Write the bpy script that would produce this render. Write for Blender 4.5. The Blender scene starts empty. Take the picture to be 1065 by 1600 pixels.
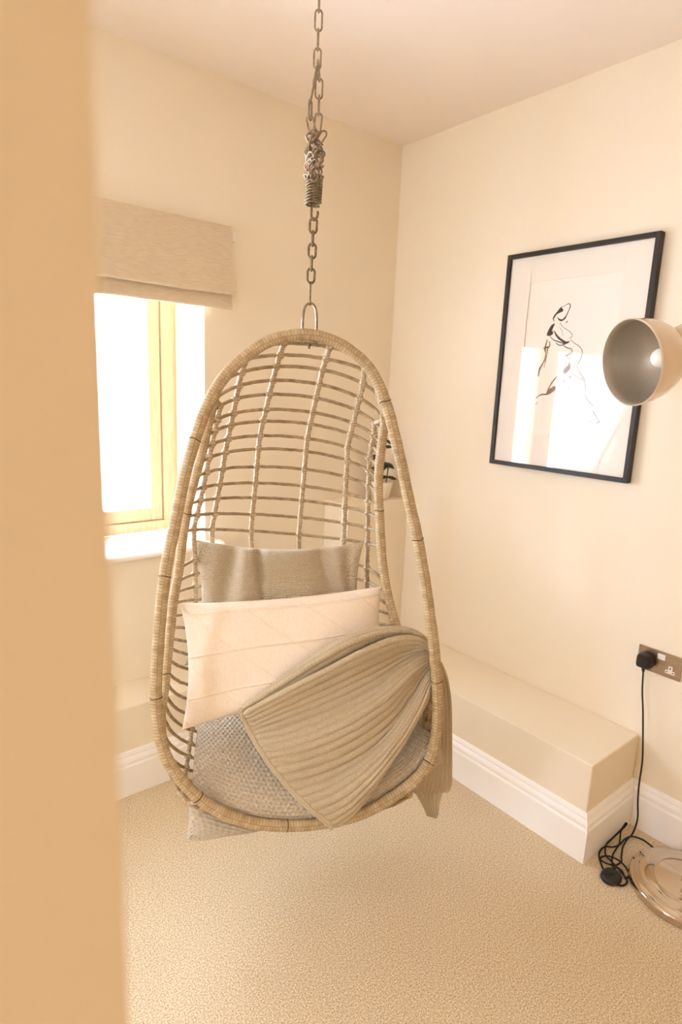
import bpy, math, random
import numpy as np
from mathutils import Matrix, Vector

C = bpy.context.scene.collection
SC = bpy.context.scene
rng = random.Random(7)
nrng = np.random.RandomState(7)
PI = math.pi

# ------------------------------------------------------------------ camera
CAM = Vector((-2.1007, -2.2130, 1.512))
cd = bpy.data.cameras.new('camera'); cam = bpy.data.objects.new('camera', cd); C.objects.link(cam)
RT = Vector((0.7758, -0.6296, 0.0412)); DN = Vector((-0.0961, -0.1824, -0.9785))
RT.normalize(); FW = RT.cross(DN).normalized(); UP = -(FW.cross(RT)).normalized()
cam.matrix_world = Matrix(((RT.x, UP.x, -FW.x, CAM.x), (RT.y, UP.y, -FW.y, CAM.y), (RT.z, UP.z, -FW.z, CAM.z), (0, 0, 0, 1)))
cd.sensor_fit = 'VERTICAL'; cd.sensor_height = 36.0; cd.sensor_width = 24.0
cd.lens = 949.06 / 1600 * 36.0
cd.clip_start = 0.01
cd.dof.use_dof = True; cd.dof.focus_distance = 1.7; cd.dof.aperture_fstop = 3.4
SC.camera = cam

# ------------------------------------------------------------------ sky, daylight, exposure
W = bpy.data.worlds.new('sky'); SC.world = W; W.use_nodes = True
wn = W.node_tree.nodes; wl = W.node_tree.links
bg = wn['Background']; bg.inputs['Color'].default_value = (0.845, 1.0, 1.26, 1); bg.inputs['Strength'].default_value = 5.0
SC.view_settings.view_transform = 'Standard'; SC.view_settings.look = 'None'
SC.view_settings.gamma = 1.0; SC.view_settings.use_curve_mapping = False
SC.view_settings.exposure = 2.55
SC.cycles.diffuse_bounces = 8; SC.cycles.max_bounces = 14; SC.cycles.transparent_max_bounces = 16
SC.cycles.sample_clamp_indirect = 6.0

def portal(name, loc, rot, sx, sy):
    l = bpy.data.lights.new(name, 'AREA'); l.shape = 'RECTANGLE'; l.size = sx; l.size_y = sy
    l.cycles.is_portal = True
    o = bpy.data.objects.new(name, l); o.location = loc; o.rotation_euler = rot; C.objects.link(o)
    return o
# sky portals sit in the main window and the added side window
portal('window_portal', (-1.97, 0.42, 1.4), (-PI/2, 0, 0), 2.0, 1.2)
portal('added_window_portal', (-4.85, -1.0, 1.32), (0, PI/2, 0), 1.35, .9)

# unseen warm fill light, added to brighten the doorway wall
hl = bpy.data.lights.new('added_warm_fill', 'AREA'); hl.shape = 'DISK'; hl.size = .4; hl.energy = 5.0; hl.color = (1.0, .84, .62)
ho = bpy.data.objects.new('added_warm_fill', hl); ho.location = (-2.7, -3.9, 2.57); C.objects.link(ho)

# ------------------------------------------------------------------ helpers
def lin(c):
    return tuple(((x/255)/12.92 if x/255 <= .04045 else ((x/255+.055)/1.055)**2.4) for x in c) + (1,)

def tag(o, label=None, cat=None, group=None, kind=None):
    if label: o['label'] = label
    if cat: o['category'] = cat
    if group: o['group'] = group
    if kind: o['kind'] = kind
    return o

def empty(name, loc, **k):
    o = bpy.data.objects.new(name, None); o.location = loc; o.empty_display_size = .05
    C.objects.link(o); return tag(o, **k)

def origin(p):
    v = Vector((0, 0, 0))
    while p is not None:
        v = v + p.location; p = p.parent
    return v

class MB:
    """collects geometry given in world coordinates, links it as one mesh object"""
    def __init__(s): s.v = []; s.f = []; s.uv = []; s.n = 0
    def add(s, v, f, uv=None):
        v = np.asarray(v, float); b = s.n
        s.v.append(v); s.f.extend([tuple(b+i for i in q) for q in f])
        s.uv.append(np.zeros((len(v), 2)) if uv is None else np.asarray(uv, float)); s.n += len(v)
        return s
    def box(s, a, b):
        (x0, y0, z0), (x1, y1, z1) = a, b
        v = [(x0,y0,z0),(x1,y0,z0),(x1,y1,z0),(x0,y1,z0),(x0,y0,z1),(x1,y0,z1),(x1,y1,z1),(x0,y1,z1)]
        return s.add(v, [(0,3,2,1),(4,5,6,7),(0,1,5,4),(1,2,6,5),(2,3,7,6),(3,0,4,7)])
    def build(s, name, mat, parent=None, smooth=False, loc=None):
        V = np.vstack(s.v)
        o0 = Vector(loc) if loc is not None else (origin(parent) if parent else Vector((0, 0, 0)))
        V = V - np.array(o0)
        me = bpy.data.meshes.new(name); me.from_pydata(V.tolist(), [], s.f)
        uvs = np.vstack(s.uv); ul = me.uv_layers.new(name='UVMap')
        li = np.zeros(len(me.loops), dtype=np.int32); me.loops.foreach_get('vertex_index', li)
        ul.data.foreach_set('uv', uvs[li].astype(np.float32).ravel())
        me.materials.append(mat); me.update()
        if smooth: me.polygons.foreach_set('use_smooth', [True]*len(me.polygons))
        o = bpy.data.objects.new(name, me)
        if parent: o.parent = parent
        elif loc is not None: o.location = loc
        C.objects.link(o); return o

def bevel(o, w, seg=2):
    m = o.modifiers.new('bevel', 'BEVEL'); m.width = w; m.segments = seg; m.limit_method = 'ANGLE'; m.angle_limit = .6
    return o

def cr(P, N, closed=False):
    """Catmull-Rom through the rows of P, N samples"""
    P = np.asarray(P, float)
    Q = np.vstack([P[-1:], P, P[:2]]) if closed else np.vstack([2*P[0]-P[1], P, 2*P[-1]-P[-2]])
    n = len(P) if closed else len(P)-1
    t = np.linspace(0, n, N, endpoint=not closed)
    i = np.minimum(t.astype(int), n-1); x = (t-i)[:, None]
    a, b, c, d = Q[i], Q[i+1], Q[i+2], Q[i+3]
    return .5*(2*b+(c-a)*x+(2*a-5*b+4*c-d)*x*x+(-a+3*b-3*c+d)*x**3)

def resample(P, N, closed=False):
    P = np.asarray(P, float); Q = np.vstack([P, P[:1]]) if closed else P
    d = np.r_[0, np.cumsum(np.linalg.norm(np.diff(Q, axis=0), axis=1))]
    t = np.linspace(0, d[-1], N, endpoint=not closed)
    return np.array([np.interp(t, d, Q[:, k]) for k in range(3)]).T

def length(P, closed=False):
    P = np.asarray(P); Q = np.vstack([P, P[:1]]) if closed else P
    return np.linalg.norm(np.diff(Q, axis=0), axis=1).sum()

def tube(mb, P, rad, sides=8, closed=False, cap=True, uvscale=1.0, uw=.09):
    """sweeps a circle along P; rad is a number or f(i, s, phi)->radius arrays"""
    P = np.asarray(P, float); N = len(P)
    T = (np.roll(P, -1, 0)-np.roll(P, 1, 0)) if closed else np.gradient(P, axis=0)
    T /= np.linalg.norm(T, axis=1)[:, None]+1e-12
    u = np.cross(T[0], [0.31, .17, .93]); u /= np.linalg.norm(u); U = [u]
    for i in range(1, N):
        u = U[-1]-T[i]*(U[-1]@T[i]); U.append(u/np.linalg.norm(u))
    U = np.array(U)
    if closed:   # spread the closing twist
        V0 = np.cross(T[0], U[0]); e = U[-1]-T[0]*(U[-1]@T[0]); a = math.atan2(e@V0, e@U[0])
        ang = -a*np.arange(N)/N; Vv = np.cross(T, U)
        U = U*np.cos(ang)[:, None]+Vv*np.sin(ang)[:, None]
    Vv = np.cross(T, U)
    s = np.r_[0, np.cumsum(np.linalg.norm(np.diff(P, axis=0), axis=1))]
    ph = np.arange(sides)*2*PI/sides
    if callable(rad): Rr = rad(s[:, None], ph[None, :])*np.ones((N, sides))
    else: Rr = np.ones((N, sides))*np.asarray(rad).reshape(-1, 1) if np.ndim(rad) else np.full((N, sides), rad)
    X = P[:, None, :]+Rr[..., None]*(np.cos(ph)[None, :, None]*U[:, None, :]+np.sin(ph)[None, :, None]*Vv[:, None, :])
    uv = np.stack([np.broadcast_to(ph[None, :]/(2*PI)*uw, (N, sides)), np.broadcast_to(s[:, None]*uvscale, (N, sides))], -1)
    f = []
    for i in range(N if closed else N-1):
        j = (i+1) % N
        for k in range(sides):
            l = (k+1) % sides; f.append((i*sides+k, i*sides+l, j*sides+l, j*sides+k))
    if cap and not closed:
        f.append(tuple(range(sides))[::-1]); f.append(tuple((N-1)*sides+k for k in range(sides)))
    mb.add(X.reshape(-1, 3), f, uv.reshape(-1, 2)); return mb

def lathe(mb, prof, M, sides=48, cap0=False, cap1=False):
    """revolves (r, h) pairs about local z, M maps local to world"""
    prof = np.asarray(prof, float); n = len(prof); ph = np.arange(sides)*2*PI/sides
    X = np.stack([prof[:, 0, None]*np.cos(ph), prof[:, 0, None]*np.sin(ph), np.repeat(prof[:, 1, None], sides, 1)], -1).reshape(-1, 3)
    A = np.array(M)[:3, :3]; t = np.array(M)[:3, 3]; X = X@A.T+t
    f = []
    for i in range(n-1):
        for k in range(sides):
            l = (k+1) % sides; f.append((i*sides+k, i*sides+l, (i+1)*sides+l, (i+1)*sides+k))
    if cap0: f.append(tuple(range(sides))[::-1])
    if cap1: f.append(tuple((n-1)*sides+k for k in range(sides)))
    mb.add(X, f); return mb

def axes(p, z, x=(0, 0, 1)):
    """matrix with local z along z"""
    z = Vector(z).normalized(); x = Vector(x); x = x-z*x.dot(z)
    if x.length < 1e-4: x = Vector((1, 0, 0))-z*z.x
    x.normalize(); y = z.cross(x)
    return Matrix(((x.x, y.x, z.x, p[0]), (x.y, y.y, z.y, p[1]), (x.z, y.z, z.z, p[2]), (0, 0, 0, 1)))

def gridmesh(mb, X, UV=None, flip=False, wrap=False):
    n, m = X.shape[:2]; f = []
    for i in range(n-1):
        for j in range(m-1 if not wrap else m):
            k = (j+1) % m
            q = (i*m+j, i*m+k, (i+1)*m+k, (i+1)*m+j); f.append(q[::-1] if flip else q)
    mb.add(X.reshape(-1, 3), f, None if UV is None else UV.reshape(-1, 2)); return mb

def normals(X):
    a = np.gradient(X, axis=0); b = np.gradient(X, axis=1); n = np.cross(a, b)
    return n/(np.linalg.norm(n, axis=-1)[..., None]+1e-12)

# ------------------------------------------------------------------ materials
def mat(name, col, rough=.6, metal=0., spec=.5, coat=0.):
    m = bpy.data.materials.new(name); m.use_nodes = True
    b = m.node_tree.nodes['Principled BSDF']
    b.inputs['Base Color'].default_value = lin(col); b.inputs['Roughness'].default_value = rough
    b.inputs['Metallic'].default_value = metal; b.inputs['Specular IOR Level'].default_value = spec
    b.inputs['Coat Weight'].default_value = coat
    return m

def nodes(m): return m.node_tree.nodes, m.node_tree.links, m.node_tree.nodes['Principled BSDF']

def noise_col(m, c1, c2, scale, detail=4, coord='Object', lo=.3, hi=.7, bump=0., bscale=None, dist=.001, stretch=(1, 1, 1)):
    N, L, b = nodes(m)
    tc = N.new('ShaderNodeTexCoord'); mp = N.new('ShaderNodeMapping'); mp.inputs['Scale'].default_value = stretch
    L.new(tc.outputs[coord], mp.inputs['Vector'])
    n = N.new('ShaderNodeTexNoise'); n.inputs['Scale'].default_value = scale; n.inputs['Detail'].default_value = detail
    L.new(mp.outputs[0], n.inputs['Vector'])
    r = N.new('ShaderNodeValToRGB'); r.color_ramp.elements[0].position = lo; r.color_ramp.elements[1].position = hi
    r.color_ramp.elements[0].color = lin(c1); r.color_ramp.elements[1].color = lin(c2)
    L.new(n.outputs['Fac'], r.inputs['Fac']); L.new(r.outputs['Color'], b.inputs['Base Color'])
    if bump:
        n2 = N.new('ShaderNodeTexNoise'); n2.inputs['Scale'].default_value = bscale or scale; n2.inputs['Detail'].default_value = 3
        L.new(mp.outputs[0], n2.inputs['Vector'])
        bp = N.new('ShaderNodeBump'); bp.inputs['Strength'].default_value = bump; bp.inputs['Distance'].default_value = dist
        L.new(n2.outputs['Fac'], bp.inputs['Height']); L.new(bp.outputs['Normal'], b.inputs['Normal'])
    return m

WALL = noise_col(mat('wall_paint', (0,0,0), .75, spec=.25), (237, 225, 203), (240, 228, 206), 2.0, bump=.08, bscale=350, dist=.0006)
CEIL = noise_col(mat('ceiling_paint', (0,0,0), .85, spec=.2), (240, 228, 216), (243, 231, 219), 2.0)
GLOSSW = mat('white_eggshell', (249, 246, 242), .35)
SILLW = mat('sill_white', (249, 246, 242), .4)
CARPET = noise_col(mat('carpet_pile', (0,0,0), .95, spec=.1), (166, 142, 107), (247, 231, 201), 250, 4, lo=.30, hi=.70, bump=.45, bscale=260, dist=.003)
OAK = noise_col(mat('oak', (0,0,0), .45), (204, 172, 130), (222, 194, 156), 14, 5, bump=.1, bscale=60, dist=.0005, stretch=(6, 6, .7))
LINEN = noise_col(mat('linen', (0,0,0), .9, spec=.15), (206, 188, 160), (222, 205, 178), 120, 3, bump=.3, bscale=300, dist=.0006, stretch=(.25, 1, 3))
BLACK = noise_col(mat('black_stained_wood', (0,0,0), .5), (26, 20, 14), (44, 35, 26), 40, 4, stretch=(3, 3, 3))
MATB = mat('mount_board', (240, 232, 220), .8)
PAPER = mat('art_paper', (244, 237, 226), .85)
INK = mat('brown_black_ink', (42, 28, 16), .6)
INKB = mat('brown_ink_wash', (118, 84, 44), .6)
INKG = mat('grey_ink_wash', (176, 158, 138), .7)
NICKEL = mat('polished_nickel', (214, 200, 182), .10, metal=1.)
STEEL = noise_col(mat('galvanised_steel', (0,0,0), .38, metal=1.), (128, 112, 90), (176, 160, 136), 90, 3)
DSTEEL = noise_col(mat('weathered_steel', (0,0,0), .5, metal=.85), (104, 88, 66), (150, 132, 104), 120, 3)
BRUSH = noise_col(mat('brushed_steel', (0,0,0), .28, metal=1.), (168, 150, 128), (196, 180, 160), 30, 3, stretch=(1, .1, 8))
PLASTW = mat('white_plastic', (242, 236, 228), .35)
PLASTB = mat('black_plastic', (22, 19, 16), .38)
CORDB = noise_col(mat('black_fabric_cord', (0,0,0), .75), (16, 13, 11), (30, 25, 22), 900, 2)
CREAM = mat('cream_enamel', (226, 206, 176), .18, coat=.4)
SILVERIN = noise_col(mat('silver_paint', (0,0,0), .42, metal=.55), (170, 160, 145), (182, 172, 156), 400, 2)
BULB = mat('bulb_opal', (240, 234, 224), .15)
POT = noise_col(mat('white_ceramic', (0,0,0), .5), (232, 220, 202), (238, 227, 211), 20)
SOIL = noise_col(mat('soil', (0,0,0), .95), (44, 32, 22), (70, 54, 38), 200)
LEAF = noise_col(mat('dark_green_leaf', (0,0,0), .5), (44, 48, 28), (66, 68, 42), 60)
STEM = mat('plant_stem', (88, 80, 52), .7)
DARKHOLE = mat('dark_slot', (30, 24, 20), .8)
BINDM = mat('dark_binding', (82, 60, 36), .85)

def wicker(name, c1, c2, mortar, bl, bh, ms):
    m = mat(name, c1, .62, spec=.3); N, L, b = nodes(m)
    uv = N.new('ShaderNodeUVMap'); mp = N.new('ShaderNodeMapping'); L.new(uv.outputs[0], mp.inputs[0])
    mp.inputs['Rotation'].default_value = (0, 0, PI/2)
    wob = N.new('ShaderNodeTexNoise'); wob.inputs['Scale'].default_value = 9; L.new(mp.outputs[0], wob.inputs['Vector'])
    ad = N.new('ShaderNodeMixRGB'); ad.blend_type = 'ADD'; ad.inputs[0].default_value = .0045
    L.new(mp.outputs[0], ad.inputs[1]); L.new(wob.outputs['Color'], ad.inputs[2])
    bk = N.new('ShaderNodeTexBrick'); L.new(ad.outputs[0], bk.inputs['Vector'])
    bk.inputs['Scale'].default_value = 1; bk.inputs['Brick Width'].default_value = bl; bk.inputs['Row Height'].default_value = bh
    bk.inputs['Mortar Size'].default_value = ms; bk.inputs['Mortar Smooth'].default_value = .6; bk.inputs['Bias'].default_value = -.1
    bk.inputs['Color1'].default_value = lin(c1); bk.inputs['Color2'].default_value = lin(c2); bk.inputs['Mortar'].default_value = lin(mortar)
    tc = N.new('ShaderNodeTexCoord'); n = N.new('ShaderNodeTexNoise'); n.inputs['Scale'].default_value = 55; n.inputs['Detail'].default_value = 4
    L.new(tc.outputs['Object'], n.inputs['Vector'])
    mx = N.new('ShaderNodeMixRGB'); mx.blend_type = 'MULTIPLY'; mx.inputs[0].default_value = .55
    r = N.new('ShaderNodeValToRGB'); r.color_ramp.elements[0].position = .3; r.color_ramp.elements[1].position = .72
    r.color_ramp.elements[0].color = (.55, .5, .44, 1); r.color_ramp.elements[1].color = (1, 1, 1, 1)
    L.new(n.outputs['Fac'], r.inputs['Fac']); L.new(bk.outputs['Color'], mx.inputs[1]); L.new(r.outputs[0], mx.inputs[2])
    L.new(mx.outputs[0], b.inputs['Base Color'])
    bp = N.new('ShaderNodeBump'); bp.inputs['Strength'].default_value = .8; bp.inputs['Distance'].default_value = .0015; bp.invert = True
    L.new(bk.outputs['Fac'], bp.inputs['Height']); L.new(bp.outputs['Normal'], b.inputs['Normal'])
    return m
WRAP = wicker('wrapped_rattan', (210, 187, 150), (192, 168, 130), (126, 98, 64), .0085, .021, .0005)
RIBW = wicker('wrapped_rib', (216, 196, 166), (200, 178, 146), (120, 96, 66), .010, .030, .0008)
ROD = noise_col(mat('bare_rattan_rod', (0,0,0), .6, spec=.3), (140, 117, 88), (184, 161, 126), 40, 4, bump=.2, bscale=150, dist=.0006)

def knit(name, c1, c2, scale=300):
    m = mat(name, c1, .95, spec=.1)
    noise_col(m, c1, c2, scale, 3, bump=.5, bscale=scale*2, dist=.0012)
    nodes(m)[2].inputs['Sheen Weight'].default_value = .12
    return m
KNIT_G = knit('grey_beige_knit', (182, 168, 144), (202, 188, 164))
KNIT_S = knit('pale_grey_knit', (184, 172, 152), (204, 192, 172))
KNIT_T = knit('oatmeal_rib_knit', (180, 164, 136), (200, 184, 156))
PINK_M = noise_col(mat('blush_linen', (0,0,0), .9, spec=.15), (238, 221, 202), (243, 229, 211), 180, 3, bump=.25, bscale=500, dist=.0005, stretch=(1, 1, .4))

def glass_mat():
    m = bpy.data.materials.new('clear_glass'); m.use_nodes = True; N = m.node_tree.nodes; L = m.node_tree.links
    N.remove(N['Principled BSDF']); out = N['Material Output']
    t = N.new('ShaderNodeBsdfTransparent'); g = N.new('ShaderNodeBsdfGlossy'); g.inputs['Roughness'].default_value = .01
    fr = N.new('ShaderNodeFresnel')
    ge = N.new('ShaderNodeNewGeometry'); io = N.new('ShaderNodeMapRange'); io.inputs['To Min'].default_value = 1.42; io.inputs['To Max'].default_value = 1/1.42
    L.new(ge.outputs['Backfacing'], io.inputs['Value']); L.new(io.outputs[0], fr.inputs['IOR'])   # same reflectance from both sides of the thin pane
    mx = N.new('ShaderNodeMixShader'); L.new(fr.outputs[0], mx.inputs[0]); L.new(t.outputs[0], mx.inputs[1]); L.new(g.outputs[0], mx.inputs[2])
    L.new(mx.outputs[0], out.inputs[0]); return m
GLASS = glass_mat()
def voile_mat():
    m = bpy.data.materials.new('white_voile'); m.use_nodes = True; N = m.node_tree.nodes; L = m.node_tree.links
    N.remove(N['Principled BSDF']); out = N['Material Output']
    t = N.new('ShaderNodeBsdfTransparent'); g = N.new('ShaderNodeBsdfTranslucent'); g.inputs['Color'].default_value = (.8, .78, .74, 1)
    d = N.new('ShaderNodeBsdfDiffuse'); d.inputs['Color'].default_value = (.8, .78, .74, 1)
    a = N.new('ShaderNodeMixShader'); a.inputs[0].default_value = .62; L.new(g.outputs[0], a.inputs[1]); L.new(d.outputs[0], a.inputs[2])
    mx = N.new('ShaderNodeMixShader'); mx.inputs[0].default_value = .92; L.new(t.outputs[0], mx.inputs[1]); L.new(a.outputs[0], mx.inputs[2])
    L.new(mx.outputs[0], out.inputs[0]); return m
VOILE = voile_mat()

# measured chair-local coordinates (metres): right, down the hoop, back from the hoop plane
HANG_POINT = [-1.1105,-0.8498,1.6456]
AX_R = [0.8522,-0.5232,0.0]
AX_D = [-0.0909,-0.148,-0.9848]
AX_B = [0.5152,0.8393,-0.1736]
HOOP = [[-0.0,0.0023,-0.0],[-0.0513,0.0075,-0.0],[-0.1,0.023,-0.0],[-0.1444,0.0493,-0.0],[-0.1903,0.0884,-0.0],[-0.2242,0.1274,-0.0],[-0.2512,0.1715,-0.0],[-0.2721,0.2188,-0.0],[-0.2906,0.2764,-0.0],[-0.3054,0.3262,-0.0],[-0.3185,0.3763,-0.0],[-0.3279,0.4274,-0.0],[-0.3389,0.4869,-0.0],[-0.3487,0.5379,-0.0],[-0.3581,0.589,-0.0],[-0.3671,0.6401,-0.0],[-0.3749,0.7001,-0.0],[-0.3786,0.7519,-0.0],[-0.382,0.8037,-0.0],[-0.3852,0.8555,-0.0],[-0.3875,0.916,-0.0],[-0.3871,0.9679,0.0],[-0.3839,1.0196,0.0],[-0.3761,1.0708,-0.0],[-0.3594,1.1281,-0.0],[-0.3338,1.1729,0.0],[-0.302,1.2138,-0.0],[-0.2649,1.2495,-0.0],[-0.2158,1.2844,-0.0],[-0.1686,1.3053,-0.0],[-0.1191,1.3201,-0.0],[-0.068,1.3286,-0.0],[-0.0077,1.3324,-0.0],[0.044,1.3296,-0.0],[0.0955,1.3234,-0.0],[0.1465,1.3149,-0.0],[0.2023,1.2929,-0.0],[0.2482,1.2688,-0.0],[0.2924,1.2419,-0.0],[0.3308,1.2079,-0.0],[0.361,1.1576,-0.0],[0.3728,1.1075,-0.0],[0.377,1.0559,-0.0],[0.3765,1.0041,-0.0],[0.3727,0.9437,-0.0],[0.3675,0.892,-0.0],[0.3613,0.8405,-0.0],[0.3539,0.7891,-0.0],[0.3444,0.7293,0.0],[0.3356,0.6781,0.0],[0.3263,0.627,0.0],[0.3163,0.5761,-0.0],[0.3018,0.5173,-0.0],[0.2888,0.467,-0.0],[0.2764,0.4166,-0.0],[0.2643,0.3661,-0.0],[0.25,0.3073,0.0],[0.2372,0.257,-0.0],[0.2226,0.2071,-0.0],[0.205,0.1584,-0.0],[0.1798,0.1037,-0.0],[0.1468,0.0651,-0.0],[0.1053,0.0346,-0.0],[0.0587,0.0126,-0.0]]
INNER_L = [[-0.2413,0.1492,-0.0],[-0.2576,0.2031,0.0509],[-0.28,0.2941,0.0862],[-0.3076,0.4001,0.1137],[-0.3266,0.4727,0.1337],[-0.3413,0.5666,0.1459],[-0.35,0.6405,0.15],[-0.3638,0.7318,0.1459],[-0.3712,0.8119,0.1337],[-0.3779,0.9198,0.1137],[-0.3803,0.9798,0.0862],[-0.3815,1.0208,0.0509],[-0.3733,1.071,0.0]]
INNER_R = [[0.1921,0.1329,-0.0],[0.2191,0.2044,0.0451],[0.2188,0.2732,0.0769],[0.217,0.3397,0.1028],[0.2206,0.4081,0.1232],[0.2279,0.482,0.138],[0.2361,0.5568,0.147],[0.2442,0.6339,0.15],[0.2568,0.7086,0.147],[0.2718,0.7688,0.138],[0.283,0.8158,0.1232],[0.3208,0.9087,0.1028],[0.3548,1.006,0.0769],[0.3818,1.0799,0.0451],[0.3732,1.126,0.0]]
RODS = [[[-0.1624,0.0634,-0.0],[-0.0005,0.0193,0.0299],[0.1575,0.0755,-0.0]],[[-0.2073,0.1063,-0.0],[-0.0012,0.0436,0.0673],[0.1915,0.1261,-0.0023]],[[-0.2504,0.1697,-0.001],[-0.0017,0.0685,0.0976],[0.2161,0.1884,0.0303]],[[-0.2559,0.1946,0.0428],[-0.0023,0.1032,0.1323],[0.2201,0.2294,0.0586]],[[-0.2618,0.2205,0.0606],[-0.0029,0.1387,0.1635],[0.2192,0.2598,0.0713]],[[-0.2694,0.2517,0.0726],[-0.0034,0.1787,0.195],[0.2184,0.2885,0.0833]],[[-0.2762,0.2791,0.0814],[-0.0038,0.2116,0.2191],[0.2173,0.3163,0.0944]],[[-0.285,0.3136,0.0919],[-0.0043,0.2532,0.2475],[0.2174,0.3538,0.1075]],[[-0.2948,0.3512,0.1016],[-0.0047,0.2915,0.2719],[0.2194,0.3921,0.119]],[[-0.3043,0.3874,0.1104],[-0.0052,0.3467,0.3045],[0.2222,0.4272,0.1276]],[[-0.3148,0.4264,0.1213],[-0.0057,0.3994,0.3337],[0.2266,0.4689,0.1358]],[[-0.3246,0.4632,0.1317],[-0.0061,0.447,0.3584],[0.2305,0.5054,0.1415]],[[-0.3313,0.4986,0.138],[-0.0066,0.5041,0.3858],[0.2346,0.5422,0.1457]],[[-0.3374,0.5384,0.143],[-0.007,0.563,0.4116],[0.2389,0.5851,0.1488]],[[-0.3514,0.65,0.1499],[-0.0075,0.6246,0.4365],[0.2547,0.6977,0.1479]],[[-0.3573,0.6875,0.1489],[-0.008,0.6863,0.4586],[0.2618,0.7302,0.1446]],[[-0.3621,0.7192,0.147],[-0.0084,0.7453,0.4761],[0.2703,0.7631,0.1392]],[[-0.3657,0.7478,0.1441],[-0.0089,0.8021,0.4887],[0.2756,0.7885,0.132]],[[-0.369,0.7838,0.1386],[-0.0094,0.8571,0.4974],[0.2854,0.8222,0.1216]],[[-0.3712,0.8126,0.1336],[-0.0099,0.917,0.5029],[0.298,0.8531,0.1149]],[[-0.3732,0.8412,0.1289],[-0.0104,0.9734,0.5039],[0.3068,0.8739,0.1106]],[[-0.3747,0.8649,0.125],[-0.011,1.0267,0.5],[0.3155,0.895,0.106]],[[-0.3766,0.8957,0.1194],[-0.0116,1.0816,0.491],[0.3284,0.9293,0.0978]],[[-0.3783,0.927,0.1115],[-0.0122,1.1352,0.4765],[0.3382,0.9576,0.0908]],[[-0.3795,0.9537,0.101],[-0.0129,1.1819,0.4562],[0.3476,0.9853,0.0833]],[[-0.3803,0.9783,0.0871],[-0.0136,1.2264,0.4261],[0.3564,1.0105,0.0754]],[[-0.3811,0.9962,0.0741],[-0.0144,1.2636,0.3874],[0.3633,1.0283,0.0693]],[[-0.3816,1.0172,0.0544],[-0.0151,1.2935,0.3425],[0.3743,1.0558,0.0586]],[[-0.3804,1.0394,0.0297],[-0.0158,1.3143,0.2954],[0.382,1.0816,0.0437]],[[-0.3775,1.0636,0.0044],[-0.0165,1.329,0.2455],[0.3783,1.097,0.0156]],[[-0.3695,1.0982,-0.0033],[-0.0171,1.3369,0.1963],[0.3694,1.1243,-0.0033]],[[-0.3576,1.1323,-0.0],[-0.0179,1.3381,0.1419],[0.3595,1.1612,-0.0]],[[-0.3387,1.1656,-0.0],[-0.0187,1.3374,0.0903],[0.341,1.1941,-0.0]],[[-0.3163,1.1968,-0.0],[-0.0196,1.3339,0.041],[0.3162,1.2231,-0.0]]]
SEAT = [[[-0.3134,1.2631,0.07],[-0.2196,1.3298,0.06],[-0.1222,1.357,0.05],[-0.0149,1.3724,0.05],[0.0938,1.364,0.05],[0.1857,1.347,0.05],[0.2806,1.3012,0.06],[0.3556,1.2484,0.06],[0.4127,1.1955,0.05]],[[-0.2979,1.2219,0.05],[-0.218,1.2642,0.02],[-0.1229,1.2912,0.008],[-0.0187,1.3042,0.005],[0.0871,1.2975,0.005],[0.1764,1.277,0.005],[0.2674,1.226,0.01],[0.3376,1.1694,0.015],[0.3976,1.1414,0.03]],[[-0.2973,1.1682,0.09],[-0.2123,1.2001,0.06],[-0.124,1.2229,0.05],[-0.0171,1.2316,0.05],[0.0914,1.2257,0.05],[0.1829,1.2041,0.05],[0.2778,1.1717,0.06],[0.3413,1.1255,0.06],[0.3772,1.1113,0.04]],[[-0.2974,1.1382,0.16],[-0.2178,1.1466,0.15],[-0.1251,1.1597,0.15],[-0.0121,1.164,0.15],[0.1026,1.1588,0.15],[0.1997,1.1527,0.15],[0.2978,1.1268,0.15],[0.3419,1.1012,0.13],[0.3714,1.1159,0.1]],[[-0.3006,1.1188,0.25],[-0.2241,1.109,0.26],[-0.1261,1.1001,0.26],[-0.0066,1.0916,0.26],[0.1149,1.087,0.26],[0.2179,1.0818,0.26],[0.3094,1.0727,0.25],[0.3545,1.0843,0.22],[0.3724,1.0973,0.17]],[[-0.2932,1.1027,0.34],[-0.2293,1.0808,0.35],[-0.1268,1.0626,0.35],[-0.0019,1.051,0.35],[0.1254,1.0499,0.35],[0.2333,1.0526,0.35],[0.3076,1.0556,0.34],[0.3421,1.0651,0.3],[0.3593,1.0708,0.24]]]
FLAP = [[[-0.3138,1.2837,0.075],[-0.2466,1.3209,0.07],[-0.172,1.3515,0.065],[-0.0863,1.372,0.06]],[[-0.3058,1.3321,0.07],[-0.2539,1.3449,0.055],[-0.1997,1.3607,0.055],[-0.1432,1.3768,0.055]],[[-0.3111,1.3781,0.075],[-0.28,1.375,0.06],[-0.2452,1.3771,0.06],[-0.2067,1.3776,0.06]],[[-0.308,1.3975,0.08],[-0.2882,1.3958,0.075],[-0.2668,1.3906,0.07],[-0.2424,1.3866,0.07]]]
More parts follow.
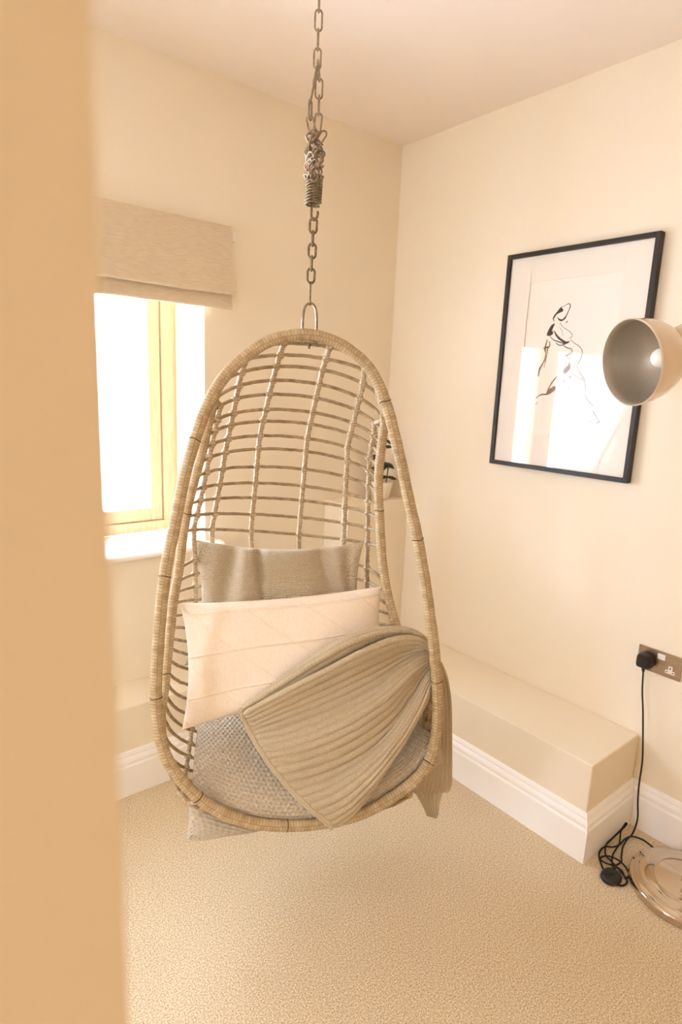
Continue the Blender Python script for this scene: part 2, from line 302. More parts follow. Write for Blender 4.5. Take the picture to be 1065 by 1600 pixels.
THROW = [[[-0.1621,1.0364,0.075],[-0.0673,0.9543,0.06],[0.0353,0.8827,0.055],[0.1332,0.8274,0.06],[0.2354,0.8135,0.09],[0.3157,0.822,0.09],[0.3622,0.8511,0.075],[0.4036,0.9244,0.085]],[[-0.1668,1.0236,0.045],[-0.0685,0.9539,0.025],[0.0356,0.8875,0.02],[0.1348,0.8345,0.022],[0.2382,0.8137,0.05],[0.3137,0.8189,0.06],[0.3613,0.8524,0.065],[0.403,0.9282,0.085]],[[-0.1597,1.0435,0.05],[-0.0547,0.9893,0.05],[0.0555,0.9343,0.05],[0.1636,0.8792,0.06],[0.2615,0.8426,0.085],[0.3275,0.8393,0.075],[0.3668,0.8631,0.07],[0.4025,0.932,0.085]],[[-0.1629,1.0344,0.035],[-0.0565,0.9694,0.012],[0.0523,0.9139,0.006],[0.1577,0.8611,0.006],[0.2552,0.8335,0.025],[0.3252,0.8358,0.045],[0.3659,0.8643,0.06],[0.4019,0.9358,0.085]],[[-0.1524,1.0616,0.045],[-0.0406,1.0132,0.04],[0.0747,0.9642,0.04],[0.1893,0.914,0.045],[0.2822,0.879,0.065],[0.3377,0.8658,0.068],[0.3715,0.8769,0.065],[0.4013,0.9396,0.085]],[[-0.138,1.0887,0.04],[-0.024,1.0533,0.04],[0.0979,1.0101,0.045],[0.2114,0.9581,0.05],[0.2942,0.909,0.065],[0.3433,0.886,0.066],[0.3753,0.8898,0.064],[0.4008,0.9434,0.085]],[[-0.1166,1.1195,0.022],[-0.0039,1.0921,0.014],[0.1189,1.045,0.01],[0.2258,0.9819,0.01],[0.2985,0.9278,0.028],[0.345,0.9039,0.05],[0.3782,0.8999,0.06],[0.4002,0.9472,0.085]],[[-0.0867,1.1606,0.012],[0.0263,1.1388,0.008],[0.1487,1.0898,0.012],[0.2417,1.0292,0.02],[0.3069,0.9616,0.036],[0.3492,0.9226,0.05],[0.3798,0.9125,0.058],[0.3997,0.9509,0.085]],[[-0.043,1.2118,-0.0],[0.059,1.1937,0.008],[0.1693,1.1481,0.02],[0.2565,1.0816,0.032],[0.3182,1.0019,0.04],[0.3539,0.9416,0.045],[0.382,0.922,0.052],[0.3991,0.9547,0.085]],[[0.0051,1.2563,-0.018],[0.0863,1.2278,-0.02],[0.1785,1.1738,-0.012],[0.2586,1.0948,-0.008],[0.3189,1.01,-0.0],[0.3568,0.9512,0.028],[0.384,0.9311,0.045],[0.3985,0.9585,0.085]],[[0.0549,1.2966,-0.03],[0.1217,1.2612,-0.034],[0.199,1.1922,-0.028],[0.2722,1.1012,-0.02],[0.3296,1.0111,-0.008],[0.3633,0.9574,0.024],[0.3861,0.9405,0.045],[0.398,0.9623,0.085]],[[0.0902,1.3249,-0.03],[0.1461,1.279,-0.026],[0.213,1.2004,-0.012],[0.2829,1.098,0.002],[0.3362,1.0125,0.016],[0.3687,0.9576,0.036],[0.3878,0.9476,0.05],[0.3974,0.9661,0.085]],[[0.1016,1.3242,-0.01],[0.1583,1.2828,0.004],[0.2218,1.204,0.022],[0.2889,1.1019,0.034],[0.3384,1.0168,0.044],[0.3727,0.9621,0.056],[0.3929,0.9583,0.06],[0.3969,0.9699,0.085]]]
HANG = [[[0.4146,0.9147,0.09],[0.4388,0.9717,0.1],[0.4521,1.047,0.105],[0.4564,1.1441,0.105],[0.4569,1.2294,0.1],[0.4546,1.2871,0.095],[0.4434,1.3118,0.095]],[[0.4022,0.9261,0.0867],[0.4245,0.981,0.1],[0.4357,1.0514,0.105],[0.4393,1.1451,0.105],[0.439,1.2293,0.1],[0.4355,1.2875,0.095],[0.4262,1.31,0.095]],[[0.3898,0.9376,0.0833],[0.4103,0.9902,0.1],[0.4193,1.0557,0.105],[0.4221,1.1461,0.105],[0.4212,1.2291,0.1],[0.4165,1.2879,0.095],[0.4091,1.3082,0.095]],[[0.3775,0.9489,0.08],[0.3962,0.9995,0.1],[0.403,1.06,0.105],[0.405,1.147,0.105],[0.4035,1.229,0.1],[0.3975,1.2882,0.095],[0.392,1.3063,0.095]],[[0.3652,0.9602,0.0767],[0.382,1.0087,0.1],[0.3867,1.0643,0.105],[0.388,1.148,0.105],[0.3858,1.2289,0.1],[0.3785,1.2886,0.095],[0.375,1.3045,0.095]],[[0.353,0.9714,0.0733],[0.3679,1.0179,0.1],[0.3705,1.0687,0.105],[0.371,1.149,0.105],[0.3681,1.2287,0.1],[0.3596,1.289,0.095],[0.358,1.3027,0.095]],[[0.3408,0.9826,0.07],[0.3538,1.027,0.1],[0.3543,1.0729,0.105],[0.354,1.1499,0.105],[0.3505,1.2286,0.1],[0.3408,1.2893,0.095],[0.3411,1.3009,0.095]]]
EXPO = [1.0,1.0,1.0,1.0,1.0,1.0,1.0,1.0,1.0,1.0,1.0,1.0,1.0,1.0,1.0,1.0,1.0,0.95,0.9,0.85,0.8,0.75,0.7,0.65,0.62,0.62,0.62,0.62,0.62,0.62,0.62,0.62,0.62,0.62]
TAIL = [[[0.4478,1.1478,0.115],[0.4477,1.226,0.115],[0.434,1.3012,0.11],[0.4233,1.3554,0.11],[0.42,1.3826,0.11],[0.4123,1.3959,0.11]],[[0.4229,1.1469,0.115],[0.4203,1.2248,0.115],[0.4071,1.298,0.11],[0.4052,1.3466,0.11],[0.4089,1.3781,0.11],[0.4053,1.3936,0.11]],[[0.3981,1.146,0.115],[0.393,1.2236,0.115],[0.3803,1.2947,0.11],[0.3872,1.3379,0.11],[0.3979,1.3736,0.11],[0.3983,1.3912,0.11]],[[0.3734,1.145,0.115],[0.3657,1.2224,0.115],[0.3536,1.2915,0.11],[0.3692,1.3292,0.11],[0.3869,1.3691,0.11],[0.3914,1.3889,0.11]],[[0.3487,1.1441,0.115],[0.3386,1.2213,0.115],[0.3271,1.2882,0.11],[0.3513,1.3205,0.11],[0.376,1.3646,0.11],[0.3844,1.3865,0.11]]]
PINK = [[-0.349,0.7501,0.165],[0.2447,0.7017,0.165],[0.2742,0.9693,0.13],[-0.3342,1.1022,0.115]]
BACK = [[-0.3348,0.5697,0.285],[0.2086,0.575,0.275],[0.2593,0.9742,0.27],[-0.3465,0.9614,0.27]]
RIBS = [[[-0.2508,0.1792,0.032],[-0.2388,0.1853,0.1019],[-0.2466,0.2213,0.1203],[-0.2543,0.2521,0.1322],[-0.2621,0.2888,0.1486],[-0.2713,0.3271,0.1625],[-0.2805,0.3697,0.1788],[-0.2898,0.4125,0.1971],[-0.299,0.4529,0.2124],[-0.3082,0.4949,0.2205],[-0.3174,0.5395,0.225],[-0.318,0.6344,0.2669],[-0.3187,0.6805,0.2862],[-0.3193,0.7228,0.3016],[-0.3199,0.7647,0.3124],[-0.3206,0.8118,0.3217],[-0.3212,0.8585,0.3285],[-0.3218,0.9068,0.3387],[-0.3224,0.9518,0.3466],[-0.3231,1.0018,0.3528],[-0.3237,1.0539,0.3527],[-0.3243,1.098,0.3431],[-0.325,1.1373,0.3189],[-0.3256,1.1696,0.2884],[-0.3262,1.1969,0.2512],[-0.3269,1.2176,0.2089],[-0.3275,1.2351,0.1652],[-0.3281,1.2469,0.1266],[-0.3287,1.2492,0.0856],[-0.3267,1.2445,0.0448],[-0.3043,1.2605,0.0208],[-0.2649,1.2495,-0.0]],[[-0.159,0.0606,-0.0],[-0.179,0.0977,0.0624],[-0.187,0.1274,0.1018],[-0.195,0.1605,0.1282],[-0.203,0.1991,0.1517],[-0.2111,0.2311,0.1679],[-0.2191,0.2699,0.1878],[-0.2276,0.3085,0.2051],[-0.2361,0.3563,0.2274],[-0.2447,0.4027,0.2496],[-0.2532,0.4459,0.2686],[-0.2617,0.4933,0.2851],[-0.2702,0.5427,0.2992],[-0.2701,0.6258,0.3321],[-0.27,0.6782,0.3517],[-0.2699,0.7265,0.3685],[-0.2698,0.7744,0.3808],[-0.2697,0.825,0.3909],[-0.2696,0.877,0.3978],[-0.2695,0.9297,0.4059],[-0.2693,0.9789,0.4106],[-0.2692,1.0312,0.4122],[-0.2691,1.0849,0.4071],[-0.269,1.1304,0.3932],[-0.2689,1.1722,0.3663],[-0.2688,1.2072,0.332],[-0.2687,1.2354,0.2909],[-0.2686,1.2563,0.2461],[-0.2684,1.2742,0.2005],[-0.2683,1.2863,0.1595],[-0.2682,1.2898,0.1137],[-0.2681,1.2904,0.0696],[-0.268,1.2882,0.0294],[-0.2649,1.2495,-0.0]],[[-0.06,0.0095,-0.0],[-0.0666,0.0213,0.0276],[-0.075,0.0451,0.0636],[-0.0835,0.0722,0.0878],[-0.092,0.1046,0.1243],[-0.1005,0.1394,0.1543],[-0.109,0.1796,0.1832],[-0.1175,0.2125,0.2042],[-0.1259,0.2533,0.2288],[-0.13,0.2914,0.2513],[-0.1341,0.3445,0.2813],[-0.1382,0.3951,0.3092],[-0.1423,0.4415,0.3333],[-0.1464,0.4957,0.3586],[-0.1504,0.5516,0.382],[-0.1479,0.6192,0.4106],[-0.1454,0.6793,0.4332],[-0.1429,0.7358,0.4518],[-0.1404,0.7912,0.4659],[-0.1378,0.8459,0.4764],[-0.1353,0.9044,0.4834],[-0.1328,0.9615,0.4867],[-0.1303,1.0147,0.4854],[-0.1277,1.0694,0.4795],[-0.1252,1.124,0.4672],[-0.1227,1.1709,0.4482],[-0.1202,1.2154,0.4184],[-0.1177,1.2528,0.3801],[-0.1151,1.2825,0.3354],[-0.1126,1.3035,0.2881],[-0.1101,1.3199,0.2394],[-0.1076,1.3293,0.1924],[-0.105,1.3309,0.1392],[-0.1025,1.3307,0.0885],[-0.1,1.3279,0.0401],[-0.1191,1.3201,-0.0]],[[0.0623,0.0137,-0.0],[0.0588,0.0252,0.0281],[0.0531,0.0492,0.0647],[0.0474,0.0731,0.0993],[0.0418,0.1084,0.1325],[0.0361,0.1433,0.1632],[0.0304,0.1822,0.1948],[0.0248,0.2145,0.219],[0.0191,0.2555,0.2476],[0.0175,0.2936,0.2721],[0.0159,0.3485,0.3047],[0.0142,0.4011,0.3337],[0.0126,0.4485,0.3582],[0.011,0.5055,0.3856],[0.0093,0.5643,0.4112],[0.0114,0.6262,0.4358],[0.0134,0.6879,0.4578],[0.0154,0.7469,0.4749],[0.0175,0.8036,0.4872],[0.0195,0.8586,0.4953],[0.0215,0.9186,0.5005],[0.0236,0.9746,0.5012],[0.0256,1.0276,0.4971],[0.0276,1.0826,0.4879],[0.0297,1.136,0.4734],[0.0317,1.1827,0.4533],[0.0337,1.2271,0.4234],[0.0358,1.2643,0.3851],[0.0378,1.2946,0.3409],[0.0398,1.3156,0.2946],[0.0419,1.3297,0.2446],[0.0439,1.3371,0.1945],[0.0459,1.3387,0.1405],[0.048,1.3382,0.0892],[0.05,1.3349,0.0404],[0.044,1.3296,-0.0]],[[0.1504,0.0685,-0.0],[0.1626,0.1099,0.0863],[0.1586,0.1459,0.1178],[0.1545,0.1786,0.1448],[0.1504,0.2129,0.1739],[0.1463,0.2428,0.1975],[0.1422,0.2821,0.2258],[0.1445,0.3204,0.2484],[0.1468,0.3711,0.2769],[0.1491,0.4218,0.3024],[0.1513,0.467,0.3234],[0.1536,0.5203,0.3467],[0.1559,0.5766,0.3683],[0.1581,0.6471,0.3913],[0.1603,0.7024,0.4099],[0.1625,0.7569,0.4242],[0.1647,0.8079,0.433],[0.1669,0.8595,0.4391],[0.1691,0.9162,0.4442],[0.1713,0.967,0.448],[0.1735,1.0168,0.4473],[0.1757,1.0716,0.4421],[0.1779,1.1233,0.4319],[0.1801,1.1694,0.4157],[0.1824,1.2122,0.3892],[0.1846,1.2474,0.355],[0.1868,1.2787,0.3158],[0.189,1.3007,0.2738],[0.1912,1.3125,0.2243],[0.1934,1.3191,0.174],[0.1956,1.3232,0.1246],[0.1978,1.3239,0.0775],[0.2,1.3212,0.0339],[0.2023,1.2929,-0.0]],[[0.2204,0.2135,0.05],[0.2072,0.2186,0.1148],[0.2064,0.2501,0.137],[0.2053,0.2787,0.1561],[0.203,0.3148,0.1827],[0.2063,0.3534,0.2008],[0.2095,0.3973,0.222],[0.2127,0.4437,0.2428],[0.216,0.485,0.2595],[0.2192,0.5316,0.2769],[0.2224,0.5827,0.2931],[0.2268,0.6666,0.3212],[0.2312,0.714,0.3346],[0.2356,0.7615,0.3454],[0.2399,0.8046,0.3484],[0.2443,0.8516,0.3527],[0.2487,0.9031,0.3594],[0.2531,0.9473,0.3665],[0.2575,0.992,0.37],[0.2618,1.0457,0.3714],[0.2662,1.0953,0.3673],[0.2706,1.1398,0.3561],[0.275,1.1798,0.3336],[0.2794,1.2117,0.3045],[0.2837,1.2436,0.2719],[0.2881,1.2663,0.2351],[0.2925,1.2747,0.1859],[0.2969,1.279,0.1355],[0.3012,1.2841,0.0926],[0.3056,1.2813,0.0507],[0.3042,1.2709,0.0159],[0.2924,1.2419,-0.0]]]
STROKES = {'ink_line':[('b',[(-0.9023,1.829),(-0.9144,1.8176),(-0.9021,1.8108),(-0.888,1.8054),(-0.8809,1.7951),(-0.876,1.7869),(-0.8743,1.7925),(-0.8784,1.803),(-0.8884,1.8142)],0),('s',[(-0.9013,1.829),(-0.9186,1.8341),(-0.9322,1.8402),(-0.9403,1.8326),(-0.9364,1.8183),(-0.9306,1.804),(-0.9228,1.7898),(-0.9115,1.7833),(-0.8991,1.7882),(-0.8932,1.7957)],[0.00181,0.00181,0.00302,0.00363,0.00363,0.00544,0.00725,0.00484,0.00181]),('s',[(-0.8754,1.7912),(-0.881,1.7823)],[0.00423,0.00302]),('s',[(-0.9357,1.7794),(-0.929,1.7714)],[0.00423,0.00121]),('b',[(-0.8846,1.7736),(-0.8704,1.767),(-0.8589,1.7459),(-0.8564,1.733),(-0.8676,1.7291),(-0.8795,1.7343),(-0.8822,1.7407),(-0.8739,1.7388),(-0.8699,1.7468),(-0.8773,1.7525),(-0.8819,1.7634)],0),('s',[(-0.8699,1.7468),(-0.8776,1.7495),(-0.8822,1.7407)],[0.00242,0.00181,0.00181]),('s',[(-0.8854,1.747),(-0.9004,1.7271),(-0.922,1.7114),(-0.9386,1.7037),(-0.9549,1.7075)],[0.00363,0.00725,0.00846,0.00846,0.00242]),('s',[(-0.8702,1.7281),(-0.887,1.7146),(-0.9078,1.7075),(-0.9332,1.7004),(-0.9499,1.7021)],[0.00181,0.00363,0.00423,0.00363,0.00121]),('s',[(-0.8974,1.7035),(-0.9144,1.6945),(-0.9336,1.6974),(-0.9437,1.7014)],[0.00242,0.00363,0.00302,0.00181]),('s',[(-0.9281,1.6942),(-0.9448,1.6853),(-0.9598,1.6807),(-0.9666,1.6721)],[0.00181,0.00363,0.00242,0.00121]),('s',[(-0.9068,1.7738),(-0.921,1.7582),(-0.9418,1.7468),(-0.9578,1.7335),(-0.9606,1.7229),(-0.9477,1.7191)],[0.00181,0.00151,0.00181,0.00181,0.00181,0.00121]),('s',[(-0.9062,1.7589),(-0.9177,1.7456),(-0.9238,1.7284)],[0.00091,0.00121,0.00091]),('s',[(-0.9554,1.7146),(-0.9714,1.7015),(-0.9943,1.6884),(-1.0072,1.6714),(-1.0062,1.6505),(-0.9972,1.6295),(-0.9913,1.6211)],[0.00181,0.00181,0.00242,0.00242,0.00242,0.00242,0.00121]),('s',[(-0.8475,1.6851),(-0.861,1.6879),(-0.8698,1.6912)],[0.00302,0.00544,0.00242]),('s',[(-0.8388,1.6165),(-0.8384,1.5897),(-0.8368,1.5807)],[0.00181,0.00484,0.00363]),('s',[(-0.8839,1.5154),(-0.8608,1.5137),(-0.8459,1.5064),(-0.8365,1.4969)],[0.00544,0.00423,0.00363,0.00181]),('s',[(-0.8465,1.4845),(-0.8367,1.4727)],[0.00242,0.00121]),('s',[(-1.036,1.5221),(-1.0401,1.5159),(-1.0515,1.4993),(-1.0754,1.4805)],[0.00181,0.00181,0.00242,0.00181]),('s',[(-1.0767,1.4645),(-1.0854,1.4502),(-1.1039,1.4294)],[0.00302,0.00242,0.00181]),('s',[(-1.1074,1.4305),(-1.0924,1.421)],[0.00302,0.00242])],'brown_wash':[('s',[(-0.8599,1.7176),(-0.8574,1.7002),(-0.8545,1.6828),(-0.8602,1.6651),(-0.8578,1.6431),(-0.8476,1.621),(-0.8401,1.6053),(-0.8379,1.5807)],[0.00302,0.00544,0.00725,0.00363,0.00484,0.00605,0.00725,0.00363]),('s',[(-0.8699,1.7108),(-0.8733,1.6955),(-0.8657,1.6826),(-0.8654,1.665),(-0.863,1.6431),(-0.8588,1.6143)],[0.00242,0.00484,0.00605,0.00302,0.00363,0.00181]),('s',[(-0.959,1.6871),(-0.9683,1.6742),(-0.962,1.6637),(-0.9482,1.6588),(-0.9344,1.6447),(-0.927,1.6254),(-0.9331,1.6124),(-0.9456,1.6103)],[0.00121,0.00181,0.00302,0.00363,0.00363,0.00363,0.00302,0.00181]),('s',[(-0.94,1.6469),(-0.9452,1.6253),(-0.9413,1.6059)],[0.00121,0.00181,0.00121]),('s',[(-0.9482,1.6588),(-0.9555,1.6467),(-0.9687,1.6487)],[0.00181,0.00181,0.00121]),('s',[(-0.9621,1.633),(-0.9608,1.6168),(-0.9495,1.6029),(-0.9369,1.5942),(-0.9142,1.5773),(-0.8969,1.555),(-0.8869,1.5325),(-0.8803,1.5153)],[0.00363,0.01572,0.01814,0.00967,0.00544,0.00484,0.00544,0.00302]),('s',[(-0.9406,1.5568),(-0.928,1.5469),(-0.9093,1.5367),(-0.8944,1.526),(-0.8824,1.5154)],[0.00725,0.0133,0.01693,0.01935,0.00605]),('s',[(-0.952,1.5714),(-0.9418,1.5551)],[0.00242,0.00181]),('s',[(-0.9198,1.6123),(-0.9316,1.5972)],[0.00121,0.00121])],'grey_wash':[('s',[(-0.9861,1.6465),(-0.986,1.6253),(-0.9745,1.604),(-0.9538,1.5844)],[0.00181,0.00242,0.00242,0.00121]),('s',[(-0.9913,1.6211),(-1.0087,1.5957),(-1.0254,1.5748),(-1.0356,1.5496),(-1.0403,1.5244)],[0.00302,0.00484,0.00967,0.00544,0.00363]),('s',[(-0.9741,1.5954),(-0.9962,1.5828),(-1.0235,1.5714)],[0.00242,0.00423,0.00484]),('s',[(-1.0052,1.6295),(-1.0074,1.6126)],[0.00121,0.00121]),('s',[(-1.067,1.4269),(-1.0764,1.4249)],[0.00363,0.00242]),('b',[(-0.976,1.5808),(-0.9739,1.5767),(-0.9686,1.5766),(-0.9654,1.5807),(-0.9675,1.5848),(-0.9728,1.5849)],0),('b',[(-0.9717,1.5394),(-0.9705,1.5371),(-0.9676,1.537),(-0.9659,1.5392),(-0.967,1.5415),(-0.9699,1.5416)],0),('b',[(-0.9931,1.5227),(-0.9921,1.5208),(-0.9897,1.5208),(-0.9883,1.5226),(-0.9892,1.5245),(-0.9916,1.5246)],0),('b',[(-0.9761,1.5688),(-0.9753,1.5673),(-0.9734,1.5673),(-0.9723,1.5687),(-0.973,1.5703),(-0.9749,1.5703)],0)]}
SHADE_C = [-0.4123, -1.3833, 1.608]
SHADE_A = [0.8933, -0.4103, 0.1835]
CORD = [(-0.036,-1.386,0.592),(-0.038,-1.3936,0.522),(-0.04,-1.4061,0.4556),(-0.042,-1.4197,0.365),(-0.045,-1.4318,0.2733),(-0.05,-1.4348,0.189),(-0.055,-1.4424,0.1195),(-0.06,-1.4509,0.0758),(-0.0806,-1.4571,0.05),(-0.0785,-1.4481,0.008),(-0.1168,-1.4484,0.006),(-0.1677,-1.4595,0.008),(-0.2134,-1.4775,0.01),(-0.2394,-1.4896,0.012),(-0.2712,-1.4856,0.012),(-0.2843,-1.4629,0.01),(-0.2809,-1.4411,0.006),(-0.2695,-1.4372,0.008),(-0.255,-1.4473,0.012),(-0.2458,-1.4664,0.014),(-0.2451,-1.4928,0.014),(-0.2521,-1.5143,0.01),(-0.2632,-1.5277,0.006),(-0.2884,-1.5329,0.008),(-0.2919,-1.5248,0.013),(-0.2841,-1.5002,0.017),(-0.2686,-1.4689,0.016),(-0.2569,-1.4483,0.012),(-0.2356,-1.4322,0.01),(-0.205,-1.4208,0.014),(-0.1525,-1.4186,0.014),(-0.1261,-1.4298,0.04),(-0.1274,-1.4402,0.07),(-0.1242,-1.443,0.072),(-0.1259,-1.4431,0.066),(-0.1357,-1.4337,0.042),(-0.1456,-1.4376,0.02),(-0.1717,-1.4482,0.016),(-0.2082,-1.4532,0.014),(-0.2408,-1.4602,0.012),(-0.2738,-1.4763,0.014),(-0.2959,-1.4929,0.018),(-0.2822,-1.4962,0.018),(-0.2748,-1.511,0.01),(-0.2878,-1.5272,0.006),(-0.2976,-1.5391,0.004),(-0.3198,-1.5398,0.004),(-0.3334,-1.5297,0.004),(-0.346,-1.5102,0.006),(-0.3131,-1.4665,0.008),(-0.2917,-1.4472,0.006),(-0.2703,-1.4299,0.006),(-0.2398,-1.4185,0.006),(-0.2181,-1.4233,0.012),(-0.206,-1.4424,0.018),(-0.1794,-1.4524,0.02),(-0.1348,-1.447,0.014),(-0.105,-1.4508,0.014),(-0.0817,-1.4589,0.008),(-0.0677,-1.4773,0.004),(-0.068,-1.4956,0.004),(-0.0778,-1.5297,0.004)]
SWITCH_C = (-0.3241,-1.4996,0.0005)

# ------------------------------------------------------------------ room shell
XL, YB, ZC = -4.6, -5.6, 2.592
def struct(name, mb, m, parent=None, **k):
    o = mb.build(name, m, parent)
    if parent is None: o['kind'] = 'structure'
    return o
struct('floor', MB().box((XL-.2, YB-.2, -.12), (.2, .2, 0)), CARPET)
struct('ceiling', MB().box((XL-.2, YB-.2, ZC), (.2, .36, ZC+.12)), CEIL)
struct('wall_right', MB().box((0, YB-.2, 0), (.2, .36, ZC)), WALL)
OX0, OX1, OZ0, OZ1 = -2.95, -.990, .845, 1.93
struct('wall_window', MB().box((OX1, 0, 0), (0, .36, ZC)).box((XL, 0, 0), (OX0, .36, ZC)).box((OX0, 0, 0), (OX1, .36, OZ0)).box((OX0, 0, OZ1), (OX1, .36, ZC)), WALL)
SW = (-1.28, -.68, .80, 1.95)
struct('wall_left', MB().box((XL-.2, YB-.2, 0), (XL, SW[0], ZC)).box((XL-.2, SW[1], 0), (XL, .36, ZC)).box((XL-.2, SW[0], 0), (XL, SW[1], SW[2])).box((XL-.2, SW[0], SW[3]), (XL, SW[1], ZC)), WALL)
struct('wall_back', MB().box((XL, YB-.2, 0), (0, YB, ZC)), WALL)
# end of the dividing wall beside the doorway the photographer stands in
EX = CAM.x+.3289/.9944*.20
struct('wall_doorway', MB().box((XL, CAM.y+.20, 0), (EX, CAM.y+.31, ZC)), WALL)
# built-in boxed ledges along the walls
BH = .3425
bevel(struct('trim_1', MB().box((-.3205, -1.3915, 0), (0, 0, BH)), WALL), .004)
bevel(struct('trim_2', MB().box((XL, -.195, 0), (-.3205, 0, BH)), WALL), .004)
bevel(struct('trim_3', MB().box((-.376, -.175, BH), (0, 0, .992)), WALL), .004)

# skirting, mitred along the ledges
SK = [(0, 0), (.021, 0), (.021, .116), (.0185, .121), (.0155, .1225), (.0155, .128), (.018, .131), (.0175, .139), (.013, .147), (.0095, .151), (.0095, .157), (.006, .166), (.003, .170), (0, .170)]
path = [(XL, -.195), (-.3205, -.195), (-.3205, -1.3915), (0, -1.3915), (0, YB)]
def seg_n(a, b):
    d = np.array(b)-np.array(a); d = d/np.linalg.norm(d); return np.array([d[1], -d[0]])
mit = []
for i in range(len(path)):
    if i == 0: m = seg_n(path[0], path[1])
    elif i == len(path)-1: m = seg_n(path[-2], path[-1])
    else:
        a, b = seg_n(path[i-1], path[i]), seg_n(path[i], path[i+1]); m = (a+b)/(1+a@b)
    mit.append(m)
for i, nm in enumerate(('baseboard_window', 'baseboard_ledge', 'baseboard_return', 'baseboard_right')):
    v = []
    for k in (i, i+1):
        for (o, z) in SK:
            p = np.array(path[k])+mit[k]*o; v.append((p[0], p[1], z))
    n = len(SK); f = [(j, (j+1) % n, n+(j+1) % n, n+j) for j in range(n)]+[tuple(range(n))[::-1], tuple(range(n, 2*n))]
    struct(nm, MB().add(v, f), GLOSSW)

# window: oak frame, three casements, panes, sill
win = empty('window_1', (-1.97, .26, OZ0), kind='structure')
fy0, fy1 = .26, .345
fr = MB().box((OX0, fy0, OZ0+.024), (OX1, fy1, .912)).box((OX0, fy0, OZ1-.05), (OX1, fy1, OZ1))
for a, b in ((OX0, OX0+.05), (-1.95+.055, -1.72-.055), (-1.505+.055, -1.355-.055), (-1.05, OX1)): fr.box((a, fy0, .912), (b, fy1, OZ1-.05))
bevel(fr.build('window_frame', OAK, win), .003)
for (a, b) in ((-1.355, -1.105), (-1.72, -1.505), (OX0+.10, -1.95)):
    s = .053; z0, z1 = .914, OZ1-.052; y0, y1 = .272, .325
    cs = MB().box((a-s, y0, z0), (a, y1, z1)).box((b, y0, z0), (b+s, y1, z1)).box((a, y0, z0), (b, y1, z0+.056)).box((a, y0, z1-.056), (b, y1, z1))
    co = bevel(cs.build('casement', OAK, win), .004)
    MB().box((a-.008, .296, z0+.05), (b+.008, .302, z1-.05)).build('pane', GLASS, co)
sill = MB()
prof = [(.262, .868), (.262, .845), (-.044, .845), (-.052, .849), (-.055, .8575), (-.052, .866), (-.044, .870)]
def prism(mb, prof, x0, x1):
    n = len(prof); v = [(x0, y, z) for y, z in prof]+[(x1, y, z) for y, z in prof]
    mb.add(v, [(j, (j+1) % n, n+(j+1) % n, n+j) for j in range(n)]+[tuple(range(n))[::-1], tuple(range(n, 2*n))])
    return mb
prism(sill, prof, OX0+.001, OX1-.001)
prism(sill, [(0.0, .870), (0.0, .845), (-.044, .845), (-.052, .849), (-.055, .8575), (-.052, .866), (-.044, .870)], OX1-.001, -.925)
prism(sill, [(0.0, .870), (0.0, .845), (-.044, .845), (-.052, .849), (-.055, .8575), (-.052, .866), (-.044, .870)], OX0-.06, OX0+.001)
so = sill.build('window_sill', SILLW, win); bevel(so, .004, 3)
# unseen side window, added to light the chair from the left
w2 = empty('added_side_window', (XL-.1, (SW[0]+SW[1])/2, SW[2]), kind='structure')
xa, xb, ym = XL-.15, XL-.08, (SW[0]+SW[1])/2
f2 = MB().box((xa, SW[0], SW[2]), (xb, SW[1], SW[2]+.06)).box((xa, SW[0], SW[3]-.06), (xb, SW[1], SW[3]))
for y in (SW[0], ym-.03, SW[1]-.06): f2.box((xa, y, SW[2]+.06), (xb, y+.06, SW[3]-.06))
f2.build('window_frame', OAK, w2)
for a, b_ in ((SW[0]+.06, ym-.03), (ym+.03, SW[1]-.06)): MB().box((XL-.118, a, SW[2]+.06), (XL-.112, b_, SW[3]-.06)).build('pane', GLASS, w2)

# sheer curtain added over the far casement, softens its reflection in the picture
nx = 160; xs = np.linspace(-2.93, -1.93, nx); zs_ = np.linspace(.90, 1.86, 12)
X = np.zeros((12, nx, 3)); X[..., 0] = xs[None]; X[..., 2] = zs_[:, None]; X[..., 1] = .215+.014*np.sin(xs*70)[None]+.004*np.sin(xs*23)[None]
vc = gridmesh(MB(), X).build('added_curtain', VOILE, None, smooth=True, loc=(-2.45, .215, .90))
tag(vc, 'white sheer curtain added over the far casement to soften its reflection', 'curtain')
tube(MB(), np.array([(-2.949, .215, 1.858), (-2.4, .215, 1.858), (-1.92, .215, 1.858)]), .004, 8).build('curtain_wire', PLASTW, vc)
# ------------------------------------------------------------------ roman blind
BX0, BX1 = -3.03, -.895
bl = empty('roman_blind', (-1.97, -.02, 2.08), label='pale oatmeal linen roman blind drawn up above the window', cat='blind')
def cloth_strip(name, rows, m, thick=.003, nx=140, wob=.0025, flare=0.0):
    rows = cr(np.array([(y, z, 0) for y, z in rows]), 28)[:, :2]
    X = np.zeros((len(rows), nx, 3)); xs = np.linspace(BX0, BX1, nx)
    zt = rows[0, 1]
    for i, (y, z) in enumerate(rows):
        k = (zt-z)/.3
        X[i, :, 0] = xs+flare*k*np.linspace(-1, 1, nx)
        X[i, :, 1] = y-wob*k*(np.sin(xs*9+i*.12)+.6*np.sin(xs*23+1))
        X[i, :, 2] = z+.0012*k*np.sin(xs*13)
    n = normals(X); mb = MB(); gridmesh(mb, X); gridmesh(mb, X+n*thick, flip=True)
    o = mb.build(name, m, bl, smooth=True); return o
cloth_strip('front_fold', [(-.030, 2.083), (-.0405, 2.05), (-.042, 1.98), (-.050, 1.91), (-.060, 1.862), (-.063, 1.846), (-.059, 1.838), (-.052, 1.842), (-.047, 1.855), (-.045, 1.87)], LINEN, flare=.006)
